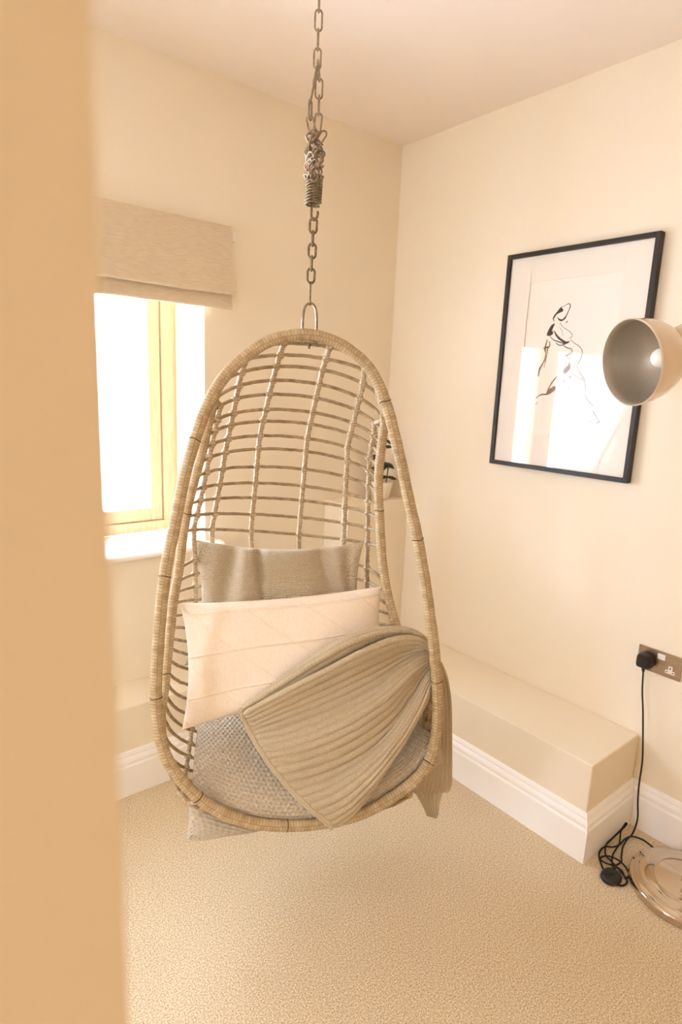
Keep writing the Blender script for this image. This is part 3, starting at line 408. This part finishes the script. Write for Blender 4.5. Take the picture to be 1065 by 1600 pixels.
cloth_strip('hem_fold', [(-.030, 1.88), (-.033, 1.845), (-.038, 1.815), (-.041, 1.796), (-.039, 1.787), (-.034, 1.788), (-.030, 1.80), (-.028, 1.83)], LINEN, flare=.012)
bevel(MB().box((BX0+.005, -.029, 2.045), (BX1-.008, -.001, 2.082)).build('head_rail', SILLW, bl), .002)
MB().box((BX1-.008, -.022, 2.035), (BX1+.028, -.004, 2.072)).build('end_bracket', PLASTW, bl)
cp = [(BX1+.004, -.03, 2.06), (BX1+.006, -.032, 2.0), (BX1+.005, -.03, 1.95)]

# ------------------------------------------------------------------ framed drawing
PY0, PY1, PZ0, PZ1 = -1.2375, -.657, 1.2265, 2.0375
pf = empty('framed_drawing', (0, (PY0+PY1)/2, PZ0), label='black framed ink drawing of a striding figure on the peach wall', cat='picture')
fw_, D0 = .0165, -.031
fm = MB()
for a, b in (((D0, PY0, PZ0), (-.002, PY0+fw_, PZ1)), ((D0, PY1-fw_, PZ0), (-.002, PY1, PZ1)), ((D0, PY0+fw_, PZ0), (-.002, PY1-fw_, PZ0+fw_)), ((D0, PY0+fw_, PZ1-fw_), (-.002, PY1-fw_, PZ1))): fm.box(a, b)
fo = fm.build('frame', BLACK, pf); bevel(fo, .0012)
AY0, AY1, AZ0, AZ1 = -1.127, -.764, 1.365, 1.928
bd = MB()
x0, x1 = -.0205, -.018
y0, y1, z0, z1 = PY0+fw_, PY1-fw_, PZ0+fw_, PZ1-fw_
bd.box((x0, y0, z0), (x1, AY0, z1)).box((x0, AY1, z0), (x1, y1, z1)).box((x0, AY0, z0), (x1, AY1, AZ0)).box((x0, AY0, AZ1), (x1, AY1, z1))
bevel(bd.build('mount', MATB, pf), .0012)
paper = MB().box((-.016, AY0-.01, AZ0-.01), (-.014, AY1+.01, AZ1+.01)).build('drawing', PAPER, pf)
MB().box((-.0255, y0, z0), (-.0235, y1, z1)).build('glass', GLASS, pf)
# brush strokes, (y, z) metres on the sheet
def stroke(mb, pts, w, smooth=True):
    P = np.array([(p[0], p[1], 0) for p in pts]); n = max(10, 6*len(P)); Q = cr(P, n)
    ww = np.interp(np.linspace(0, 1, n), np.linspace(0, 1, len(w)), w)
    T = np.gradient(Q, axis=0); T /= np.linalg.norm(T, axis=1)[:, None]+1e-9
    Nn = np.stack([-T[:, 1], T[:, 0]], -1); jag = 1+.25*nrng.randn(n)*.5
    a = Q[:, :2]+Nn*(ww*jag/2)[:, None]; b = Q[:, :2]-Nn*(ww*jag/2)[:, None]
    X = np.zeros((n, 2, 3)); X[..., 0] = -.0162; X[:, 0, 1:] = a; X[:, 1, 1:] = b
    gridmesh(mb, X); return mb
def blot(mb, pts):
    P = cr(np.array([(p[0], p[1], 0) for p in pts]), 6*len(pts), closed=True); c = P.mean(0)
    v = [(-.0163, c[0], c[1])]+[(-.0163, p[0], p[1]) for p in P]; n = len(P)
    mb.add(v, [(0, 1+i, 1+(i+1) % n) for i in range(n)]); return mb
for nm, m in (('ink_line', INK), ('brown_wash', INKB), ('grey_wash', INKG)):
    for kind, pts, w in STROKES[nm]:
        (stroke(MB(), pts, w) if kind == 's' else blot(MB(), pts)).build(nm, m, paper)

# ------------------------------------------------------------------ double socket
sk = empty('wall_socket', (0, -1.421, .589), label='brushed steel double wall socket with white switches', cat='socket')
sy0, sy1, sz0, sz1 = -1.494, -1.348, .589, .673
bevel(MB().box((-.0065, sy0, sz0), (-.0005, sy1, sz1)).build('face_plate', BRUSH, sk), .0012)
def rocker(yc, on):
    o = MB(); v = [(-.006, yc-.013, .644), (-.006, yc+.013, .644), (-.006, yc+.013, .664), (-.006, yc-.013, .664), (-.0085, yc-.0125, .6445), (-.0085, yc+.0125, .6445), (-.0125, yc+.0125, .6635), (-.0125, yc-.0125, .6635)]
    o.add(v, [(0,1,2,3), (4,7,6,5), (0,4,5,1), (1,5,6,2), (2,6,7,3), (3,7,4,0)]); return bevel(o.build('rocker_switch', PLASTW, sk), .001)
rocker(-1.4265, True)
def outlet(yc):
    T = [(-.0155, 0), (.0155, 0), (.0155, .0115), (.0065, .0115), (.0065, .027), (-.0065, .027), (-.0065, .0115), (-.0155, .0115)]
    n = len(T); zb = .6045
    v = [(-.006, yc+a, zb+b) for a, b in T]+[(-.0078, yc+a, zb+b) for a, b in T]
    o = MB().add(v, [(j, (j+1) % n, n+(j+1) % n, n+j) for j in range(n)]+[tuple(range(n, 2*n))]); o = o.build('outlet_insert', PLASTW, sk)
    h = MB()
    for a, b, c, d in ((-.0016, .0016, .0155, .0225), (-.0125, -.0075, .0045, .0072), (.0075, .0125, .0045, .0072)): h.box((-.0081, yc+a, zb+c), (-.007, yc+b, zb+d))
    h.build('pin_slot', DARKHOLE, o)
outlet(-1.4595)
for yc in (-1.4885, -1.3535): lathe(MB(), [(.0001, .0022), (.0022, .0019), (.0034, .0008), (.0036, 0)], axes((-.0064, yc, .631), (-1, 0, 0)), 16).build('screw', BRUSH, sk, smooth=True)

# ------------------------------------------------------------------ floor lamp with cord, switch, plug
LB = (-.186, -1.670)
lamp = empty('floor_lamp', (LB[0], LB[1], 0), label='cream shaded reading floor lamp on a round polished nickel base', cat='lamp')
lathe(MB(), [(.155, 0), (.163, .003), (.164, .008), (.163, .024), (.160, .0275), (.150, .0295), (.137, .0315), (.1345, .034), (.1325, .0335), (.126, .0335), (.096, .0365), (.0935, .0395), (.091, .0390), (.086, .0392), (.05, .0425), (.022, .0445), (.0001, .0448)], axes((LB[0], LB[1], 0), (0, 0, 1), (1, 0, 0)), 96, cap0=True).build('base', NICKEL, lamp, smooth=True)
pole = lathe(MB(), [(.0001, .044), (.016, .0442), (.017, .049), (.011, .052), (.0085, .058), (.0085, .086), (.013, .090), (.0155, .097), (.0155, .104), (.011, .108), (.009, .112), (.009, .128), (.0125, .131), (.0135, .137), (.0125, .143), (.0075, .147), (.0065, .16), (.0065, 1.63), (.011, 1.632), (.012, 1.645), (.009, 1.66), (.0001, 1.664)], axes((LB[0], LB[1], 0), (0, 0, 1), (1, 0, 0)), 32).build('pole', NICKEL, lamp, smooth=True)
SCN = Vector(SHADE_C); SAX = Vector(SHADE_A).normalized(); SR = .1155
Ms = axes(SCN, SAX)
bowl = [(.03, .992), (.05, .962), (.07, .908), (.09, .825), (.107, .72), (.121, .59), (.131, .45), (.136, .34)]
outp = [(SR, -.002), (SR+.0022, 0), (SR+.0022, .004), (SR+.0005, .007)]+[(SR*k, d) for d, k in bowl]+[(.020, .1405), (.0001, .1415)]
inp = [(SR-.0022, -.0005)]+[(SR*k-.003, d-.002) for d, k in bowl]+[(.0001, .138)]
sh = lathe(MB(), outp, Ms, 96).build('lamp_shade', CREAM, lamp, smooth=True)
lathe(MB(), [(SR+.0002, -.0015)]+inp, Ms, 96).build('silver_lining', SILVERIN, sh, smooth=True)
bc = SCN+SAX*.097
bulb = []
for t in np.linspace(0, PI*.80, 18): bulb.append((.027*math.sin(t)+.0001, -.027*math.cos(t)))
bulb += [(.0135, .030), (.0130, .042)]
lathe(MB(), bulb, axes(bc, SAX), 32).build('bulb', BULB, sh, smooth=True)
lathe(MB(), [(.0145, .030), (.017, .031), (.017, .046), (.0001, .047)], axes(bc, SAX), 24).build('bulb_holder', PLASTW, sh, smooth=True)
U_ = Vector((0, 0, 1)); U_ = (U_-SAX*SAX.z).normalized(); HX = (SAX+U_*.25).normalized(); hp = SCN+SAX*.140+U_*.040
lathe(MB(), [(.0001, 0), (.030, .0), (.0335, .012), (.034, .05), (.034, .062), (.031, .070), (.0001, .073)], axes(hp, HX), 40).build('swivel_housing', CREAM, sh, smooth=True)
p0 = np.array(hp+HX*.068); pole_top = np.array((LB[0], LB[1], 1.648))
p3 = np.array(SCN+SAX*.2)
knuckle = p0+np.array(SAX)*.02
arm = cr(np.array([p0, p0+np.array(HX)*.035, (p0+np.array(HX)*.05+pole_top)/2+np.array((.03, 0, .02)), pole_top]), 40)
tube(MB(), arm, .0065, 14).build('arm', NICKEL, lamp, smooth=True)
cord = cr(np.array(CORD), 620)
tube(MB(), cord, .0029, 8).build('power_cord', CORDB, lamp, smooth=True)
# plug body: rounded square prism in front of the socket
pc = Vector((-.034, -1.3845, .630)); pm = MB(); rings = []
for dx, s in ((.026, .78), (.022, .93), (.012, 1.0), (-.006, .98), (-.013, .92), (-.017, .80)):
    ring = []
    for k in range(40):
        t = 2*PI*k/40; e = .42
        ring.append((pc.x+dx, pc.y+.0245*s*math.copysign(abs(math.cos(t))**e, math.cos(t)), pc.z+.0245*s*math.copysign(abs(math.sin(t))**e, math.sin(t))))
    rings.append(ring)
X = np.array(rings); gridmesh(pm, X, wrap=True)
pm.add(X[-1], [tuple(range(40))]); pm.add(X[0], [tuple(range(40))[::-1]])
pm.box((-.0075, pc.y-.003, pc.z+.004), (-.0062+.0, pc.y+.003, pc.z+.013))
tube(pm, np.array([(-.036, -1.3845, .609), (-.036, -1.3850, .600), (-.036, -1.386, .590)]), np.array([.0065, .0055, .0038]), 12)
pm.build('plug', PLASTB, lamp, smooth=True)
swc = Vector(SWITCH_C)
lathe(MB(), [(.0001, .021), (.018, .0205), (.026, .0185), (.031, .014), (.0335, .009), (.0335, .004), (.031, 0.0005)], Matrix(((1.12, 0, 0, swc.x), (0, .92, 0, swc.y), (0, 0, 1, swc.z), (0, 0, 0, 1))) , 40, cap1=True).build('foot_switch', PLASTB, lamp, smooth=True)
bevel(MB().box((swc.x-.010, swc.y-.007, swc.z+.018), (swc.x+.010, swc.y+.007, swc.z+.0235)).build('switch_button', PLASTB, lamp), .003)

# ------------------------------------------------------------------ potted plant in the corner
PX, PYY, PZ = -.112, -.100, .992
pl = empty('potted_plant', (PX, PYY, PZ), label='small dark leaved plant in a white pot on the corner ledge', cat='plant')
lathe(MB(), [(.0001, .001), (.038, .001), (.043, .004), (.056, .078), (.0575, .084), (.055, .0845), (.0525, .080), (.050, .066), (.0001, .066)], axes((PX, PYY, PZ), (0, 0, 1), (1, 0, 0)), 48).build('pot', POT, pl, smooth=True)
lathe(MB(), [(.0505, .0665), (.03, .070), (.0001, .071)], axes((PX, PYY, PZ), (0, 0, 1), (1, 0, 0)), 24).build('soil', SOIL, pl)
stems = [((0, 0), (.004, -.006), .215), ((.018, -.012), (.022, -.016), .095), ((-.022, .006), (-.030, 0), .14)]
tops = []
for (a, b, h) in stems:
    P = cr(np.array([(PX+a[0], PYY+a[1], PZ+.066), (PX+(a[0]+b[0])/2+.003, PYY+(a[1]+b[1])/2, PZ+.066+h*.5), (PX+b[0], PYY+b[1], PZ+.066+h)]), 14)
    tube(MB(), P, .0028, 8).build('stem', STEM, pl, smooth=True); tops.append(P)
leaf_me = None
def leaf(base, direc, L_, w_):
    global leaf_me
    if leaf_me is None:
        n = 7; X = np.zeros((n, 5, 3))
        for i, t in enumerate(np.linspace(0, 1, n)):
            ww = .5*math.sin(PI*min(1, .06+t*.94))**.8*(.75+.5*t)
            for j, s in enumerate((-1, -.5, 0, .5, 1)):
                X[i, j] = (s*ww*.62, .10*abs(s)*ww+.12*math.sin(PI*t)*.5, t)
        mb = MB(); gridmesh(mb, X); gridmesh(mb, X+np.array([0, -.05, 0]), flip=True)
        o = mb.build('leaf', LEAF, pl, smooth=True); leaf_me = o.data
    else:
        o = bpy.data.objects.new('leaf', leaf_me); C.objects.link(o); o.parent = pl
    M = axes(base, direc); d = Vector(direc).normalized()
    o.matrix_local = Matrix.Translation(-pl.location) @ M @ Matrix.Diagonal((w_*1.6, w_*1.6, L_, 1))
for P, hs, cnt in ((tops[0], (1.0, .86), 7), (tops[0], (.52,), 5), (tops[1], (1., .4), 6), (tops[2], (1., .6), 6)):
    for h in hs:
        b = P[int(h*(len(P)-1))]
        for k in range(cnt):
            a = 2*PI*k/cnt+rng.uniform(-.4, .4)+h; e = rng.uniform(.35, 1.0) if h > .9 else rng.uniform(-.1, .5)
            leaf(b, (math.cos(a), math.sin(a)-.15, e), rng.uniform(.036, .05), rng.uniform(.013, .018))

# ------------------------------------------------------------------ hanging chair
T0 = np.array(HANG_POINT); AR, AD, AB = np.array(AX_R), np.array(AX_D), np.array(AX_B)
def cw(P): P = np.asarray(P, float); return T0+P[..., 0:1]*AR+P[..., 1:2]*AD+P[..., 2:3]*AB
chair = empty('hanging_chair', (T0[0], T0[1], T0[2]), label='woven rattan egg shaped hanging chair with an open lattice back', cat='chair')
def wrapped(name, P, r, closed=False, pitch=.0085, amp=.05, step=.0026, sides=14, m=WRAP, par=None):
    P = np.asarray(P); Q = cr(P, len(P)*8, closed); Ln = length(Q, closed); N = int(Ln/step); Q = resample(Q, N, closed)
    ks = 2*PI/pitch
    k2 = nrng.uniform(0, 6.28, 40)
    def rad(s, ph):
        return r*(1+amp*np.abs(np.cos(s*ks/2+.35*np.sin(ph)))+.03*np.sin(3*ph+s*11)+.025*np.sin(s*37+ph)+.02*np.sin(s*83))
    return tube(MB(), Q, rad, sides, closed).build(name, m, par or chair, smooth=True)
hoopP = cw(HOOP)
H = wrapped('front_hoop', hoopP, .0152, True)
IL = wrapped('side_hoop', cw(INNER_L), .0130)
IR = wrapped('side_hoop', cw(INNER_R), .0130)
# dark binding turns round the hoops
def ring_at(P, i, r, par):
    t = P[(i+1) % len(P)]-P[i-1]; M = axes(P[i], t); n = 20
    Q = np.array([M @ Vector((math.cos(a)*r, math.sin(a)*r, .0015*math.sin(2*a))) for a in np.linspace(0, 2*PI, n, endpoint=False)])
    tube(MB(), Q, .0013, 6, True).build('binding', BINDM, par, smooth=True)
HQ = cr(hoopP, 512, True)
for i in (66, 121, 168, 214, 252, 318, 352, 412, 470): ring_at(HQ, i, .0158, H)
for o, P in ((IL, cr(cw(INNER_L), 128)), (IR, cr(cw(INNER_R), 128))):
    for i in (44, 98): ring_at(P, i, .0136, o)
# rods
def rod_curve(r, ex=1., N=41):
    e, mm, g = [np.array(x) for x in r]; th = np.linspace(0, PI, N)[:, None]; w = (1-np.cos(th))/2
    return e*(1-w)+g*w+(mm-(e+g)/2)*np.hstack([np.sin(th), np.abs(np.sin(th))**ex, np.abs(np.sin(th))**min(.85, ex)])
for k, r in enumerate(RODS):
    P = cw(rod_curve(r, EXPO[k])); P = resample(P, 60)
    P[1:-1] += nrng.randn(58, 1)*.0003
    rr = .0049
    tube(MB(), P, rr, 8).build('rod', ROD, chair, smooth=True)
# wrapped ribs with a knot over every rod
for rp in RIBS:
    P = cw(np.array(rp)); Q = cr(P, len(P)*12); Ln = length(Q); N = int(Ln/.0028); Q = resample(Q, N)
    ss = np.r_[0, np.cumsum(np.linalg.norm(np.diff(Q, axis=0), axis=1))]
    kn = np.array([ss[np.argmin(np.linalg.norm(Q-p, axis=1))] for p in P[1:-1]])
    bulge = np.exp(-((ss[:, None]-kn[None])/.006)**2).sum(1)
    def rad(s, ph, bulge=bulge):
        return .0072*(1+.10*np.cos(ph-s*2*PI/.020)+.06*np.abs(np.cos(s*PI/.007))+.6*bulge[:, None]*(1+.3*np.cos(2*ph)))
    tube(MB(), Q, rad, 10).build('rib', RIBW, chair, smooth=True)
# suspension bracket
top = hoopP[0]
v_up = np.array([0, 0, 1.]); rr_ = AR
sp = [top+rr_*(-.0185)-v_up*.020, top+rr_*(-.0190)+v_up*.0, top+rr_*(-.018)+v_up*.045, top+rr_*(-.0145)+v_up*.068, top+rr_*(-.0075)+v_up*.078, top+v_up*.0805]
sp += [p-2*rr_*((p-top)@rr_) for p in sp[:-1][::-1]]
shk = MB(); tube(shk, cr(np.array(sp), 60), .0036, 10)
so = shk.build('shackle', STEEL, chair, smooth=True)
bar = MB(); Mx = np.array([rr_, AB, v_up])
bv = []
for a in (-.024, .024):
    for b in (-.010, .010):
        for c in (-.0235, -.019): bv.append(top+rr_*a+AB*b+v_up*c)
bar.add(bv, [(0,1,3,2), (4,6,7,5), (0,4,5,1), (2,3,7,6), (0,2,6,4), (1,5,7,3)])
bevel(bar.build('bracket_plate', STEEL, so), .001)
lathe(MB(), [(.0001, 0), (.0062, 0), (.0062, .005), (.004, .0055), (.004, .012), (.0001, .0125)], axes(top-v_up*.0235, (0, 0, -1), (1, 0, 0)), 6).build('bolt', DSTEEL, so)

# ------------------------------------------------------------------ chain, spring, hook
tx, ty = top[0], top[1]; zt = top[2]
ch = empty('hanging_chain', (tx, ty, ZC), label='knotted steel chain with coil spring holding the rattan chair', cat='chain')
def link_pts(L_, w_, wire):
    r = w_/2-wire/2; h = L_/2-wire/2-r; P = []
    for t in np.linspace(0, PI, 9): P.append((r*math.cos(t), 0, h+r*math.sin(t)))
    for t in np.linspace(PI, 2*PI, 9): P.append((r*math.cos(t), 0, -h+r*math.sin(t)))
    return np.array(P)
link_cache = {}
def link(center, zdir, xdir, L_=.050, w_=.0215, wire=.0046, m=STEEL):
    key = (L_, w_, wire, m.name)
    M = axes(center, zdir, xdir)
    if key not in link_cache:
        mb = MB(); tube(mb, link_pts(L_, w_, wire), wire/2, 8, True)
        o = mb.build('chain_link', m, None, smooth=True); o.parent = ch; link_cache[key] = o.data
    else:
        o = bpy.data.objects.new('chain_link', link_cache[key]); C.objects.link(o); o.parent = ch
    o.matrix_local = Matrix.Translation(-ch.location) @ M
    return o
XR, XF = tuple(AR), tuple(AB)
def img_x(dx, dy=0): return np.array([tx, ty, 0])+AR*dx+AB*dy
# lower chain: shackle top to spring hook
z = zt+.0765
def at(dx, z): p = img_x(dx); return (p[0], p[1], z)
quick = link(at(-.001, z+.028), (0, 0, 1), XF, .062, .020, .0048, DSTEEL)
z += .056
for k in range(5):
    link(at(.0005*k, z+.0165), (0.015, 0, 1), XR if k % 2 == 0 else XF, .0425, .0250 if k % 2 == 0 else .023, .0066, DSTEEL); z += .0305
zh = z+.002
hk = [at(.012, zh+.020), at(.013, zh+.012), at(.009, zh+.002), at(.002, zh-.002), at(-.003, zh+.004), at(-.004, zh+.016), at(-.003, zh+.032), at(.004, zh+.040)]
spring = MB(); z0 = zh+.034; n = 8.5; tt = np.linspace(0, n*2*PI, 204)
sr = .0190
P = np.array([(tx+sr*math.cos(t)+.002*(t/tt[-1]), ty+sr*math.sin(t), z0+.0072*t/(2*PI)) for t in tt])
tube(spring, P, .0031, 8); spo = spring.build('coil_spring', DSTEEL, ch, smooth=True)
tube(MB(), cr(np.array(hk), 50), .0032, 8).build('spring_hook', DSTEEL, spo, smooth=True)
zs = z0+.0072*n
# bunched chain above the spring
kr = random.Random(11)
for k in range(26):
    q = k/25; zz = zs-.004+q*.105; a = k*2.4
    rad_ = .017*(1-.4*q)
    c = img_x(rad_*math.cos(a), rad_*math.sin(a))
    d = (math.cos(a+1.2)*.8+kr.uniform(-.5, .5), math.sin(a+1.2)*.8+kr.uniform(-.5, .5), kr.uniform(.1, 1.1))
    link((c[0], c[1], zz), d, (kr.uniform(-1, 1), kr.uniform(-1, 1), kr.uniform(-1, 1)), .040, .0195, .0046)
zk = zs+.098
link(at(.017, zk), tuple(AR*.5+np.array([0, 0, .8])), XR, .036, .0185, .0042)
# two strands that rejoin
link(at(-.010, zk+.022), tuple(np.array([0, 0, 1.])+AR*(-.3)), XR); link(at(-.014, zk+.058), (0, 0, 1), tuple(AR*.5+AB))
link(at(-.0105, zk+.095), tuple(np.array([0, 0, 1.])+AR*.22), XF); link(at(-.003, zk+.133), tuple(np.array([0, 0, 1.])+AR*.2), tuple(AR*.25+AB))
link(at(.006, zk+.03), tuple(np.array([0, 0, 1.])+AR*.1), XR); link(at(.007, zk+.069), (0, 0, 1), XF); link(at(.006, zk+.107), (0, 0, 1), XR); link(at(.004, zk+.146), tuple(np.array([0, 0, 1.])-AR*.12), XF)
z = zk+.172; k = 0
while z < ZC-.03:
    link(at(0, z+.0), (0, 0, 1), XR if k % 2 == 0 else XF); z += .0410; k += 1
ey = MB(); pts = [(tx, ty, ZC), (tx, ty, ZC-.012)]
tube(ey, np.array([(tx, ty, ZC), (tx, ty, ZC-.014)]), .004, 10)
tube(ey, np.array([(tx+AR[0]*.012*math.sin(t), ty+AR[1]*.012*math.sin(t), ZC-.026+.012*math.cos(t)) for t in np.linspace(0, 2*PI, 24, endpoint=False)]), .003, 8, True)
ey.build('ceiling_eye', STEEL, ch, smooth=True)

# ------------------------------------------------------------------ cushions
def pits(U, V, cu, cv, depth):
    """moss-stitch relief: staggered little hollows, U and V in metres"""
    a = U/cu; r = V/cv; row = np.floor(r); x = a+.5*(row % 2); dx = (x-np.floor(x)-.5)*2; dy = (r-row-.5)*2
    return -depth*np.exp(-(dx**2*2.2+dy**2*2.6))
def bil(c, n, m):
    c = np.array(c); u = np.linspace(0, 1, m)[None, :, None]; v = np.linspace(0, 1, n)[:, None, None]
    return (c[0]*(1-u)+c[1]*u)*(1-v)+(c[3]*(1-u)+c[2]*u)*v
def pillow(name, corners, thick, label, m, n=190, mm=220, sag=None, stitch=None, pinch=.10, lines=None, par=None, group=None):
    """corners TL, TR, BR, BL in world coordinates"""
    g = bil(corners, n, mm); u = np.linspace(-1, 1, mm)[None, :]; v = np.linspace(-1, 1, n)[:, None]
    c0 = g.mean((0, 1))
    k = 1-pinch*((1-u**2)*np.abs(v)**3)[..., None]  # sides drawn in between the corners
    k2 = 1-pinch*((1-v**2)*np.abs(u)**3)[..., None]
    cu = bil(corners, n, mm); mid_v = (np.array(corners[0])+corners[1]+corners[2]+corners[3])/4
    du = ((np.array(corners[1])+corners[2])-(np.array(corners[0])+corners[3]))/2; dv = ((np.array(corners[3])+corners[2])-(np.array(corners[0])+corners[1]))/2
    g = g-(v[..., None]*(1-k))*dv/2*1.0-(u[..., None]*(1-k2))*du/2
    nrm = np.cross(dv, du); nrm /= np.linalg.norm(nrm)
    if nrm @ (np.array(CAM)-mid_v) < 0: nrm = -nrm
    prof = ((1-np.abs(u)**2.6)*(1-np.abs(v)**2.6))
    prof = np.clip(prof, 0, 1)**.52
    U = (u+1)/2*np.linalg.norm(du)+0*v; V = (v+1)/2*np.linalg.norm(dv)+0*u
    h = thick*prof
    if sag is not None: h = h+sag(u+0*v, v+0*u)*np.minimum(1, prof*1.6)
    front = g+nrm*h[..., None]; fn = normals(front)
    if (fn.mean((0, 1)) @ nrm) < 0: fn = -fn
    r = np.zeros_like(U)
    if stitch: r = pits(U, V, *stitch)
    if lines is not None: r = r+lines(u+0*v, v+0*u)
    edge = np.minimum(1, 12*np.minimum(1-np.abs(u), 1-np.abs(v)))
    front = front+fn*(r*edge)[..., None]
    bk = g[::3, ::3]-nrm*(thick*.8*prof[::3, ::3])[..., None]
    mb = MB(); gridmesh(mb, front, np.stack([U, V], -1)); gridmesh(mb, bk, flip=True)
    base = g[-1].mean(0)
    o = mb.build(name, m, None, smooth=True, loc=tuple(base)); tag(o, label, 'cushion', group)
    return o, g, nrm
def sag_back(u, v):
    f = lambda c, w, sl: 1.35*np.exp(-((u-c-sl*(v+1))/w)**2)*np.exp(-((v+.9)/1.1)**2)
    return -.020*f(-.52, .10, -.12)-.024*f(-.24, .05, .05)+.012*f(-.38, .10, -.05)-.022*f(.46, .13, .12)+.010*f(.1, .2, 0)-.018*f(.80, .08, .02)
pillow('knit_cushion', cw(BACK), .066, 'beige honeycomb knit cushion upright at the back of the chair', KNIT_G, 260, 360, sag_back, (.0108, .0080, .0050), .15)
def sag_pink(u, v):
    return -.012*np.exp(-((u+.5)/.25)**2-((v-.5)/.3)**2)+.006*np.sin(u*5+v*3)*.6-.008*np.exp(-((u-.1)/.12)**2-((v-.75)/.3)**2)
def pleats(u, v):
    r = 0
    for c in (-.82, -.14, .52):
        r = r+.0034*np.exp(-((v-c-.02*np.sin(u*4))/.013)**2)-.0016*np.exp(-((v-c-.028-.02*np.sin(u*4))/.012)**2)
    # diagonal stitched tucks
    for k in np.arange(-3.2, 3.4, .56):
        r = r-.0020*np.exp(-((u*1.0-v*.62-k)/.0085)**2)
    return r
pillow('lumbar_cushion', cw(PINK), .060, 'blush pink rectangular cushion with diagonal pintucks across the seat', PINK_M, 240, 360, sag_pink, None, .07, pleats)
# seat cushion, sunk in the basket
def spline_grid(G, n, m):
    G = np.asarray(G, float); A_ = np.stack([cr(G[i], m) for i in range(len(G))]); return np.stack([cr(A_[:, j], n) for j in range(m)], 1)
def metric(X):
    du = np.linalg.norm(np.diff(X, axis=1), axis=-1).mean(0); dv = np.linalg.norm(np.diff(X, axis=0), axis=-1).mean(1)
    return np.r_[0, np.cumsum(du)], np.r_[0, np.cumsum(dv)]
def stuffed(mb, G, n, m, thick, stitch, toward, bulge=0.):
    X = cw(spline_grid(G, n, m)); U1, V1 = metric(X); U = U1[None, :]+0*V1[:, None]; V = V1[:, None]+0*U1[None, :]
    N_ = normals(X)
    if N_.mean((0, 1)) @ np.array(toward) < 0: N_ = -N_
    u = np.linspace(-1, 1, m)[None, :]; v = np.linspace(-1, 1, n)[:, None]
    pr = np.clip((1-np.abs(u)**4)*(1-np.abs(v)**4), 0, 1)**.5
    r = pits(U, V, *stitch)
    front = X+N_*((r+bulge*pr)*np.minimum(1, 3*pr+.15))[..., None]; back_ = X-N_*(thick*pr)[..., None]-N_*.002
    gridmesh(mb, front, np.stack([U, V], -1)); gridmesh(mb, back_[::3, ::3], flip=True)
    # close the rim
    for a, b in ((front[0], back_[0]), (front[-1], back_[-1]), (front[:, 0], back_[:, 0]), (front[:, -1], back_[:, -1])):
        gridmesh(mb, np.stack([a, b]))
    return X
mb = MB(); tw = np.array(CAM)-T0+np.array([0, 0, .8])
stuffed(mb, SEAT, 220, 330, .03, (.0145, .0112, .0062), tw)
stuffed(mb, FLAP, 60, 90, .02, (.0145, .0112, .0062), tw, .012)
so_ = mb.build('seat_cushion', KNIT_S, None, smooth=True, loc=tuple(cw(np.array(SEAT)[2, 4])))
tag(so_, 'pale grey moss stitch knit cushion lying on the chair seat', 'cushion')

# ------------------------------------------------------------------ ribbed throw over the arm
def ribbed(mb, G, n, m, nrib, thick=.010, amp=.0034, hem=True):
    X = cw(spline_grid(G, n, m)); U1, V1 = metric(np.swapaxes(X, 0, 1)); N_ = normals(X)
    if N_[n//2, m//6] @ (np.array(CAM)-X[n//2, m//6]) < 0: N_ = -N_
    ph = np.linspace(0, nrib*PI, n)[:, None]+0*U1[None, :n].mean()
    rr2 = np.abs(np.sin(ph))**.55-.5
    V = V1 if len(V1) == m else np.linspace(0, 1, m)
    V = np.linspace(0, length(X[n//2]), m)[None, :]
    chev = .0010*np.sin(V*2*PI/.0085+np.where(np.cos(ph*2) > 0, 0, PI)*1.0)*np.abs(np.sin(ph))
    w = np.ones((n, m)); edge = np.minimum(1, np.minimum(np.arange(m)[None, :], np.arange(m)[::-1][None, :])/7.)**.5
    d = (amp*rr2*w+chev)*edge
    front = X+N_*(thick/2*edge+d)[..., None]; back_ = X-N_*(thick/2*edge+d)[..., None]
    gridmesh(mb, front); gridmesh(mb, back_, flip=True)
    for a, b in ((front[0], back_[0]), (front[-1], back_[-1]), (front[:, 0], back_[:, 0]), (front[:, -1], back_[:, -1])): gridmesh(mb, np.stack([a, b]))
    return X
mb = MB()
ribbed(mb, THROW, 420, 260, 30, amp=.0078)
ribbed(mb, HANG, 130, 120, 9, amp=.005)
ribbed(mb, TAIL, 90, 90, 7, amp=.005)
Xh = cw(spline_grid(THROW, 120, 60))
for dn_, ou in ((.0, .0), (.010, .004)):      # doubled rolled hem
    Ph = Xh[:107, 0]+AD*dn_+AB*ou
    tube(mb, Ph, lambda s, ph: .0056*(1+.12*np.cos(s*2*PI/.0085+np.sin(ph)*2)), 10)
th = mb.build('knit_throw', KNIT_T, None, smooth=True, loc=tuple(cw(np.array(THROW)[4, 3])))
tag(th, 'oatmeal rib knit throw draped over the chair arm', 'blanket')
